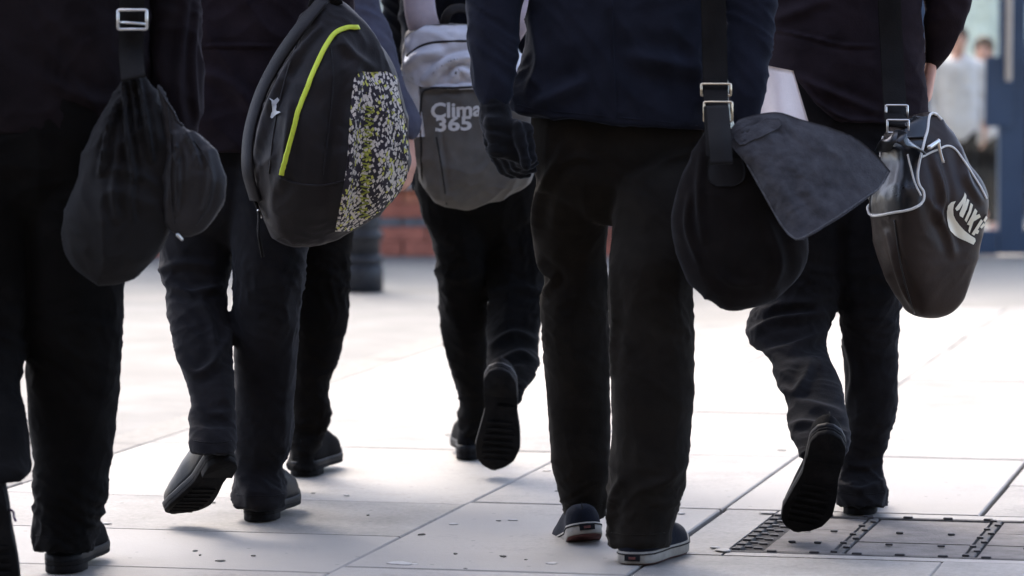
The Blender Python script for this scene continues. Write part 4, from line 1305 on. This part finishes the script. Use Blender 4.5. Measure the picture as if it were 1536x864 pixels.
# ---- backpack with printed panel
Yb = 8.12
bb = (W(480, 365, Yb)[0], Yb, W(480, 365, Yb)[2])
V, F = bag_body([(-4, 478, 506), (8, 464, 520), (28, 450, 541), (55, 440, 564), (100, 415, 590), (150, 389, 605), (200, 375, 612), (250, 374, 613), (285, 381, 603), (315, 390, 578), (340, 398, 545), (356, 412, 516), (366, 432, 494), (369, 448, 476)], Yb, .70, 2.6, yaw=R(28), seed=111, amp=.7,
    folds=[([(536, 100), (526, 180), (518, 260), (508, 340)], 14, .012), ([(380, 260), (400, 170), (440, 90), (480, 40)], 8, .008), ([(436, 150), (430, 210), (420, 280)], 9, .006), ([(505, 50), (530, 80), (560, 100)], 10, .006)])
bag2 = props(make('backpack', V, F, 'backpack_black', None, bb), 'black backpack with fleck-printed front panel and bright yellow trim', 'backpack')
bv = bvh_of(V, F)
pr = [(108, 540, 578), (114, 534, 590), (130, 530, 594), (160, 527, 602), (200, 524, 609), (240, 521, 610), (270, 517, 606), (300, 512, 586), (325, 507, 557), (345, 503, 524)]
make('printed_panel', *trim_patch(bv, pr, .0035, 30, 3), 'fleck_print', bag2, bb)
make('panel_piping', *trim_tube(bv, [(540, 108), (533, 125), (529, 170), (525, 215), (520, 260), (513, 300), (505, 345)], .0022), 'nylon_black', bag2, bb)
make('yellow_trim', *trim_ribbon(bv, [(537, 42), (522, 42), (508, 47), (497, 57), (486, 75), (472, 105), (458, 140), (447, 168), (436, 205), (429, 232), (422, 262)], .0105, .004, .003), 'neon_trim', bag2, bb)
# upright yellow lettering strokes on the printed panel
k = 0
ytxt = []
for y in range(160, 318, 17):
    x = 547 - (y - 160) * .055
    for dx, dy, ex, ey in ((0, 0, 14, 2), (2, 4, 13, 9), (0, 12, 14, 8)):
        a = np.array((x + dx, y + dy)); b = np.array((x + ex, y + ey)); n_ = np.array((-(b - a)[1], (b - a)[0])); n_ = n_ / np.linalg.norm(n_) * 1.1
        ytxt.append([tuple(a + n_), tuple(b + n_), tuple(b - n_), tuple(a - n_)])
bv2 = bvh_of(*trim_patch(bv, pr, .0035, 30, 3))
o = make('yellow_lettering', *trim_polys(bv2, ytxt, .0015), 'dull_yellow', bag2, bb); o['kind'] = 'stuff'
# piped seam and loose shoulder strap along the left side
make('shoulder_strap', *ribbon(dense([hit(bv, 486, 6, .012)[0], hit(bv, 452, 50, .012)[0], hit(bv, 420, 100, .012)[0], hit(bv, 394, 150, .010)[0], hit(bv, 380, 205, .010)[0], hit(bv, 378, 255, .010)[0], hit(bv, 386, 298, .006)[0]], 8), .030, .008, normal=(-.6, -.8, 0)), 'nylon_sheen', bag2, bb)
make('strap_end', *tube(dense([hit(bv, 384, 292, .008)[0], hit(bv, 388, 318, .01)[0], W(388, 350, 8.0), W(394, 385, 8.02)], 6), .0035), 'webbing', bag2, bb)
make('strap_slider', *capsule(hit(bv, 385, 318, .008)[0], hit(bv, 387, 326, .008)[0], .004, .004), 'steel', bag2, bb)
make('grab_loop', *ribbon(dense([W(470, 12, 8.10), W(480, -14, 8.09), W(496, -16, 8.09), W(506, 8, 8.10)], 6), .026, .005), 'webbing', bag2, bb)
make('side_toggle', *trim_polys(bv, [[(404, 148), (410, 152), (416, 147), (419, 151), (414, 158), (416, 166), (423, 170), (417, 172), (410, 178), (406, 176), (410, 166), (409, 157)]], .005, cut=4), 'plastic_pale', bag2, bb)
make('pocket_seam', *trim_tube(bv, [(420, 266), (445, 275), (480, 278), (514, 272)], .0018), 'nylon_sheen', bag2, bb)
make('side_seam', *trim_tube(bv, [(455, 42), (430, 110), (412, 190), (404, 260)], .0018), 'nylon_sheen', bag2, bb)
make('back_seam', *trim_tube(bv, [(494, 60), (500, 120), (492, 200), (484, 262)], .0016), 'nylon_sheen', bag2, bb)

# ---- grey backpack
Yb = 9.24
bb = (W(700, 312, Yb)[0], Yb, W(700, 312, Yb)[2])
V, F = bag_body([(36, 648, 706), (44, 618, 742), (60, 609, 766), (90, 604, 784), (130, 602, 794), (170, 606, 800), (210, 613, 802), (250, 625, 800), (274, 633, 792), (290, 641, 770), (304, 652, 738), (312, 668, 712)], Yb, .52, 2.7, seed=121, amp=.8,
    folds=[([(612, 100), (630, 84), (660, 80)], 9, .010), ([(640, 122), (668, 96), (705, 88), (730, 92)], 8, .013), ([(676, 126), (690, 104), (712, 118)], 7, .011), ([(634, 136), (660, 133), (700, 130), (730, 128)], 4, .008), ([(655, 180), (660, 230), (668, 300)], 5, .006)])
bag3 = props(make('backpack', V, F, 'olive_grey_nylon', None, bb), 'grey backpack with silver top and pale lettering worn on the back', 'backpack')
bv = bvh_of(V, F)
make('silver_top', *trim_patch(bv, [(40, 640, 716), (50, 617, 752), (70, 608, 776), (100, 606, 786), (118, 608, 792), (132, 634, 794)], .004, 40, 2.5), 'silver_nylon', bag3, bb)
make('side_panel', *trim_patch(bv, [(116, 604, 626), (140, 604, 630), (170, 609, 633), (205, 616, 638)], .003, 10, 4), 'silver_nylon', bag3, bb)
make('pocket_seam', *trim_tube(bv, [(634, 300), (632, 220), (632, 150), (642, 134), (690, 131), (740, 129), (790, 131)], .0028), 'grey_nylon_seam', bag3, bb)
make('pocket_seam', *trim_tube(bv, [(655, 205), (662, 250), (670, 306)], .0022), 'grey_nylon_seam', bag3, bb)
make('top_zip', *trim_tube(bv, [(612, 84), (640, 66), (690, 62), (740, 66), (770, 80)], .003, .004), 'grey_nylon_seam', bag3, bb)
for body, ox, oy, sx, sy, sk in (('Clima', 646, 177, 33, 31, .03), ('365', 653, 197, 37, 29, .03)):
    polys = [[(ox + x * sx, oy - y * sy - x * sx * .13 * 0 - x * sx * .05) for x, y in p] for p in text_polys(body, .03)]
    o = make('lettering', *trim_polys(bv, polys, .0022, cut=6), 'letter_print', bag3, bb)
# straps over the shoulders
make('shoulder_strap', *ribbon(dense([W(640, 50, 9.24), W(632, 25, 9.23), W(628, -10, 9.24), W(626, -80, 9.27), W(628, -150, 9.40), W(632, -170, 9.55)], 6), .075, .016), 'pink_grey_strap', bag3, bb)
make('shoulder_strap', *ribbon(dense([W(760, 50, 9.26), W(775, 25, 9.25), W(786, -10, 9.26), W(792, -80, 9.27), W(790, -150, 9.40), W(786, -170, 9.55)], 6), .075, .016), 'pink_grey_strap', bag3, bb)
make('grab_loop', *ribbon(dense([W(664, 46, 9.24), W(672, 20, 9.22), W(690, 12, 9.22), W(708, 20, 9.22), W(716, 46, 9.24)], 6), .022, .006, normal=(0, -.9, .4)), 'grey_nylon_seam', bag3, bb)

# ---- shoulder bag with open flap
Yb = 7.60
bb = (W(1105, 466, Yb)[0], Yb, W(1105, 466, Yb)[2])
V, F = bag_body([(196, 1058, 1096), (215, 1046, 1122), (240, 1034, 1146), (267, 1023, 1170), (300, 1012, 1190), (330, 1008, 1203), (361, 1010, 1211), (400, 1021, 1205), (428, 1036, 1188), (450, 1060, 1158), (462, 1082, 1132), (466, 1095, 1115)], Yb, .55, 2.2, seed=131, amp=.5,
    folds=[([(1034, 290), (1030, 340), (1046, 390)], 6, .005), ([(1052, 230), (1048, 300), (1055, 360)], 8, .006), ([(1150, 330), (1170, 390), (1160, 430)], 10, .006), ([(1070, 400), (1100, 425), (1140, 425)], 8, .004)], freq=(10, 10, 3))
bag4 = props(make('shoulder_bag', V, F, 'corduroy', None, bb), 'black cloth shoulder bag with its grey denim flap hanging open', 'bag')
bv = bvh_of(V, F)
# flap: sheet that springs from the bag's top and falls to the right
top = dense(np.array([(1088, 205), (1100, 188), (1114, 177), (1163, 168), (1202, 179), (1245, 191), (1284, 207), (1314, 232), (1336, 257)], float), 6)
bot = np.array([(1118, 243), (1136, 276), (1153, 306), (1170, 336), (1182, 352), (1194, 360)], float)
left = np.array([(1088, 205), (1100, 222), (1118, 243)], float)
right = np.array([(1336, 257), (1326, 275), (1313, 288), (1290, 306), (1258, 328), (1225, 348), (1206, 359), (1194, 360)], float)
m_, nx_ = 44, 60
GP = coons(top, bot, left, right, m_, nx_)
V, Vi = [], []
for i in range(m_):
    t = i / (m_ - 1)
    for j in range(nx_):
        s_ = j / (nx_ - 1)
        Yd = 7.55 - .13 * math.sin(t * math.pi * .62) * (.25 + .75 * s_) + .05 * s_ * (1 - t)
        Yd += .007 * math.sin(8 * s_ + 2.2 * t) * s_
        p = W(GP[i, j, 0], GP[i, j, 1], Yd); V.append(p); Vi.append(p + (0, .0045, -.001))
V = np.array(V); Vi = np.array(Vi)
nz = (ridged(V, (8, 8, 8), 133, .9, 5) - .5) * .009 + (ridged(V, (26, 26, 22), 135, 1.2, 9) - .5) * .0035
pxs = to_px(V)
for pl, wd, h in (([(1150, 200), (1200, 260), (1230, 310)], 9, .006), ([(1200, 190), (1250, 230), (1290, 280)], 8, .006), ([(1130, 235), (1170, 280), (1200, 330)], 8, .005), ([(1180, 185), (1215, 215), (1260, 235)], 6, .005)):
    q_ = dense(np.array(pl, float), 6); dd = np.min(np.linalg.norm(pxs[:, None, :] - q_[None], axis=2), axis=1); nz = nz - h * np.exp(-(dd / wd) ** 2)
V[:, 1] += nz; Vi[:, 1] += nz
fl = make('flap', *shell(V, Vi, m_, nx_), 'denim_flap', bag4, bb)
fbv = bvh_of(*shell(V, Vi, m_, nx_))
make('flap_hem', *trim_tube(fbv, [(1122, 247), (1140, 279), (1156, 308), (1172, 336), (1187, 354), (1202, 358), (1240, 336), (1270, 316), (1300, 295), (1318, 282), (1331, 258)], .0016, .0012), 'denim_hem', fl, bb)
make('flap_fold', *trim_patch(fbv, [(180, 1150, 1168), (186, 1128, 1172), (194, 1112, 1166), (204, 1102, 1146), (212, 1104, 1128), (218, 1110, 1118)], .004, 20, 2), 'denim_flap', fl, bb)
make('pocket_tab', *trim_patch(bv, [(238, 1062, 1112), (250, 1061, 1116), (264, 1062, 1117), (274, 1066, 1112), (280, 1076, 1100)], .004, 16, 3), 'nylon_black', bag4, bb)
make('strap', *ribbon(dense([W(1062, -330, 7.76), W(1064, -200, 7.70), W(1068, -60, 7.69), W(1071, 40, 7.685), W(1073, 120, 7.66), W(1074, 160, 7.60), W(1076, 200, 7.52), W(1078, 236, 7.475)], 8), .050, .004), 'webbing', bag4, bb)
buckle('buckle', 1052, 1096, 126, 143, 7.645, 'brass', bag4, bb, .0026)
buckle('ring', 1056, 1098, 153, 182, 7.60, 'brass', bag4, bb, .0024)
make('tab', *ribbon(dense([W(1076, 160, 7.585), W(1078, 185, 7.54), W(1080, 214, 7.49), W(1082, 246, 7.47)], 6), .046, .005), 'nylon_black', bag4, bb)

# ---- holdall with white piping
Yb = 8.16
bb = (W(1394, 478, Yb)[0], Yb, W(1394, 478, Yb)[2])
V, F = bag_body([(168, 1392, 1404), (174, 1370, 1412), (186, 1342, 1420), (206, 1325, 1434), (240, 1321, 1452), (270, 1311, 1472), (292, 1304, 1481), (313, 1303, 1482), (345, 1308, 1474), (396, 1319, 1464), (435, 1339, 1453), (456, 1352, 1443), (468, 1360, 1432), (475, 1372, 1420), (479, 1386, 1404)], Yb, .80, 4.2, yaw=R(26), seed=141, amp=.35,
    folds=[([(1395, 300), (1420, 345), (1430, 380)], 8, .006), ([(1400, 235), (1415, 290), (1408, 330)], 7, .008), ([(1330, 350), (1352, 420), (1370, 460)], 7, .007), ([(1440, 225), (1452, 270), (1470, 300)], 8, .006)])
bag5 = props(make('holdall', V, F, 'brown_leather', None, bb), 'dark brown holdall with white piping, swoosh mark and lettering on its side', 'bag')
bv = bvh_of(V, F)
make('end_panel', *trim_patch(bv, [(210, 1326, 1386), (228, 1324, 1382), (250, 1321, 1378), (272, 1316, 1378), (290, 1309, 1384), (300, 1307, 1384), (312, 1307, 1378), (322, 1309, 1340)], .004, 26, 2.5), 'gloss_leather', bag5, bb)
make('end_panel', *trim_patch(bv, [(176, 1372, 1394), (184, 1362, 1392), (198, 1352, 1389), (208, 1350, 1387)], .004, 14, 2.5), 'gloss_leather', bag5, bb)
make('piping', *trim_tube(bv, [(1404, 174), (1397, 172), (1392, 178), (1390, 195), (1385, 215), (1379, 240), (1376, 262), (1378, 278), (1384, 288), (1384, 300), (1376, 309), (1362, 315), (1340, 319), (1320, 323), (1308, 322), (1304, 312), (1304, 297), (1310, 285)], .0030, .0040), 'piping_white', bag5, bb)
make('piping', *trim_tube(bv, [(1362, 232), (1367, 255), (1372, 276), (1380, 294)], .0022, .0042), 'piping_white', bag5, bb)
make('piping', *trim_tube(bv, [(1323, 236), (1324, 218), (1327, 206)], .0024, .004), 'piping_white', bag5, bb)
make('piping', *trim_tube(bv, [(1382, 236), (1396, 229), (1408, 224), (1420, 219), (1430, 222), (1440, 233), (1456, 258), (1470, 280), (1479, 298)], .0024, .0012), 'piping_white', bag5, bb)
make('piping', *trim_tube(bv, [(1397, 171), (1404, 172), (1412, 180)], .003), 'piping_white', bag5, bb)
make('zip_slider', *capsule(hit(bv, 1391, 222, .008)[0], hit(bv, 1404, 214, .008)[0], .006, .0055), 'steel', bag5, bb)
make('zip_pull', *ribbon(dense([hit(bv, 1403, 214, .012)[0], hit(bv, 1407, 230, .008)[0], hit(bv, 1413, 246, .006)[0]], 4), .007, .002), 'steel', bag5, bb)
# handle strip arching over the end panel
make('handle', *ribbon(dense([hit(bv, 1328, 226, .006)[0], W(1334, 208, 8.02), W(1348, 205, 8.00), W(1362, 212, 8.0), hit(bv, 1378, 226, .010)[0]], 8), .034, .006, normal=(0, -.8, .6)), 'gloss_leather', bag5, bb)
make('base_seam', *trim_tube(bv, [(1342, 330), (1350, 390), (1362, 440), (1372, 470)], .0018), 'gloss_leather', bag5, bb)
# mark and lettering (read along the side, climbing down to the right)
def quadpx(p):
    # zoom coordinates of the photograph detail -> photo pixels
    return [(1400 + x / 6.17, 260 + y / 6.17) for x, y in p]
sw = quadpx([(205, 258), (165, 268), (132, 300), (120, 350), (120, 420), (132, 490), (155, 540), (190, 575), (250, 605), (310, 632), (365, 660), (385, 625), (380, 600), (335, 572), (285, 530), (240, 478), (205, 430), (185, 385), (180, 335), (188, 290)])
let = [quadpx(p) for p in (
    [(285, 180), (300, 205), (298, 235), (235, 335), (212, 348), (198, 325), (262, 240), (276, 215)],
    [(298, 240), (290, 300), (262, 360), (240, 392), (236, 370), (262, 310), (276, 250)],
    [(306, 236), (328, 250), (305, 330), (268, 410), (240, 392), (285, 310)],
    [(340, 275), (362, 292), (342, 365), (302, 452), (284, 430), (322, 345)],
    [(380, 325), (402, 350), (372, 430), (330, 550), (318, 528), (330, 480), (305, 470), (345, 400)],
    [(345, 402), (420, 375), (432, 402), (365, 445)],
    [(435, 420), (452, 440), (372, 575), (348, 560)],
    [(455, 430), (490, 375), (500, 395), (470, 450)], [(425, 495), (458, 455), (468, 475), (440, 510)], [(385, 555), (400, 515), (418, 530), (405, 560)])]
make('swoosh_mark', *trim_polys(bv, [sw], .0022, cut=4), 'cream_print', bag5, bb)
for p in let:
    make('letter_stroke', *trim_polys(bv, [p], .0022, cut=4), 'cream_print', bag5, bb)
make('strap', *ribbon(dense([W(1330, -300, 8.33), W(1331, -150, 8.285), W(1334, 0, 8.28), W(1338, 80, 8.27), W(1342, 150, 8.20), W(1344, 190, 8.10)], 8), .050, .004), 'webbing', bag5, bb)
buckle('buckle', 1329, 1361, 158, 178, 8.155, 'steel', bag5, bb, .0028)
buckle('ring', 1331, 1363, 180, 199, 8.10, 'steel', bag5, bb, .0024)
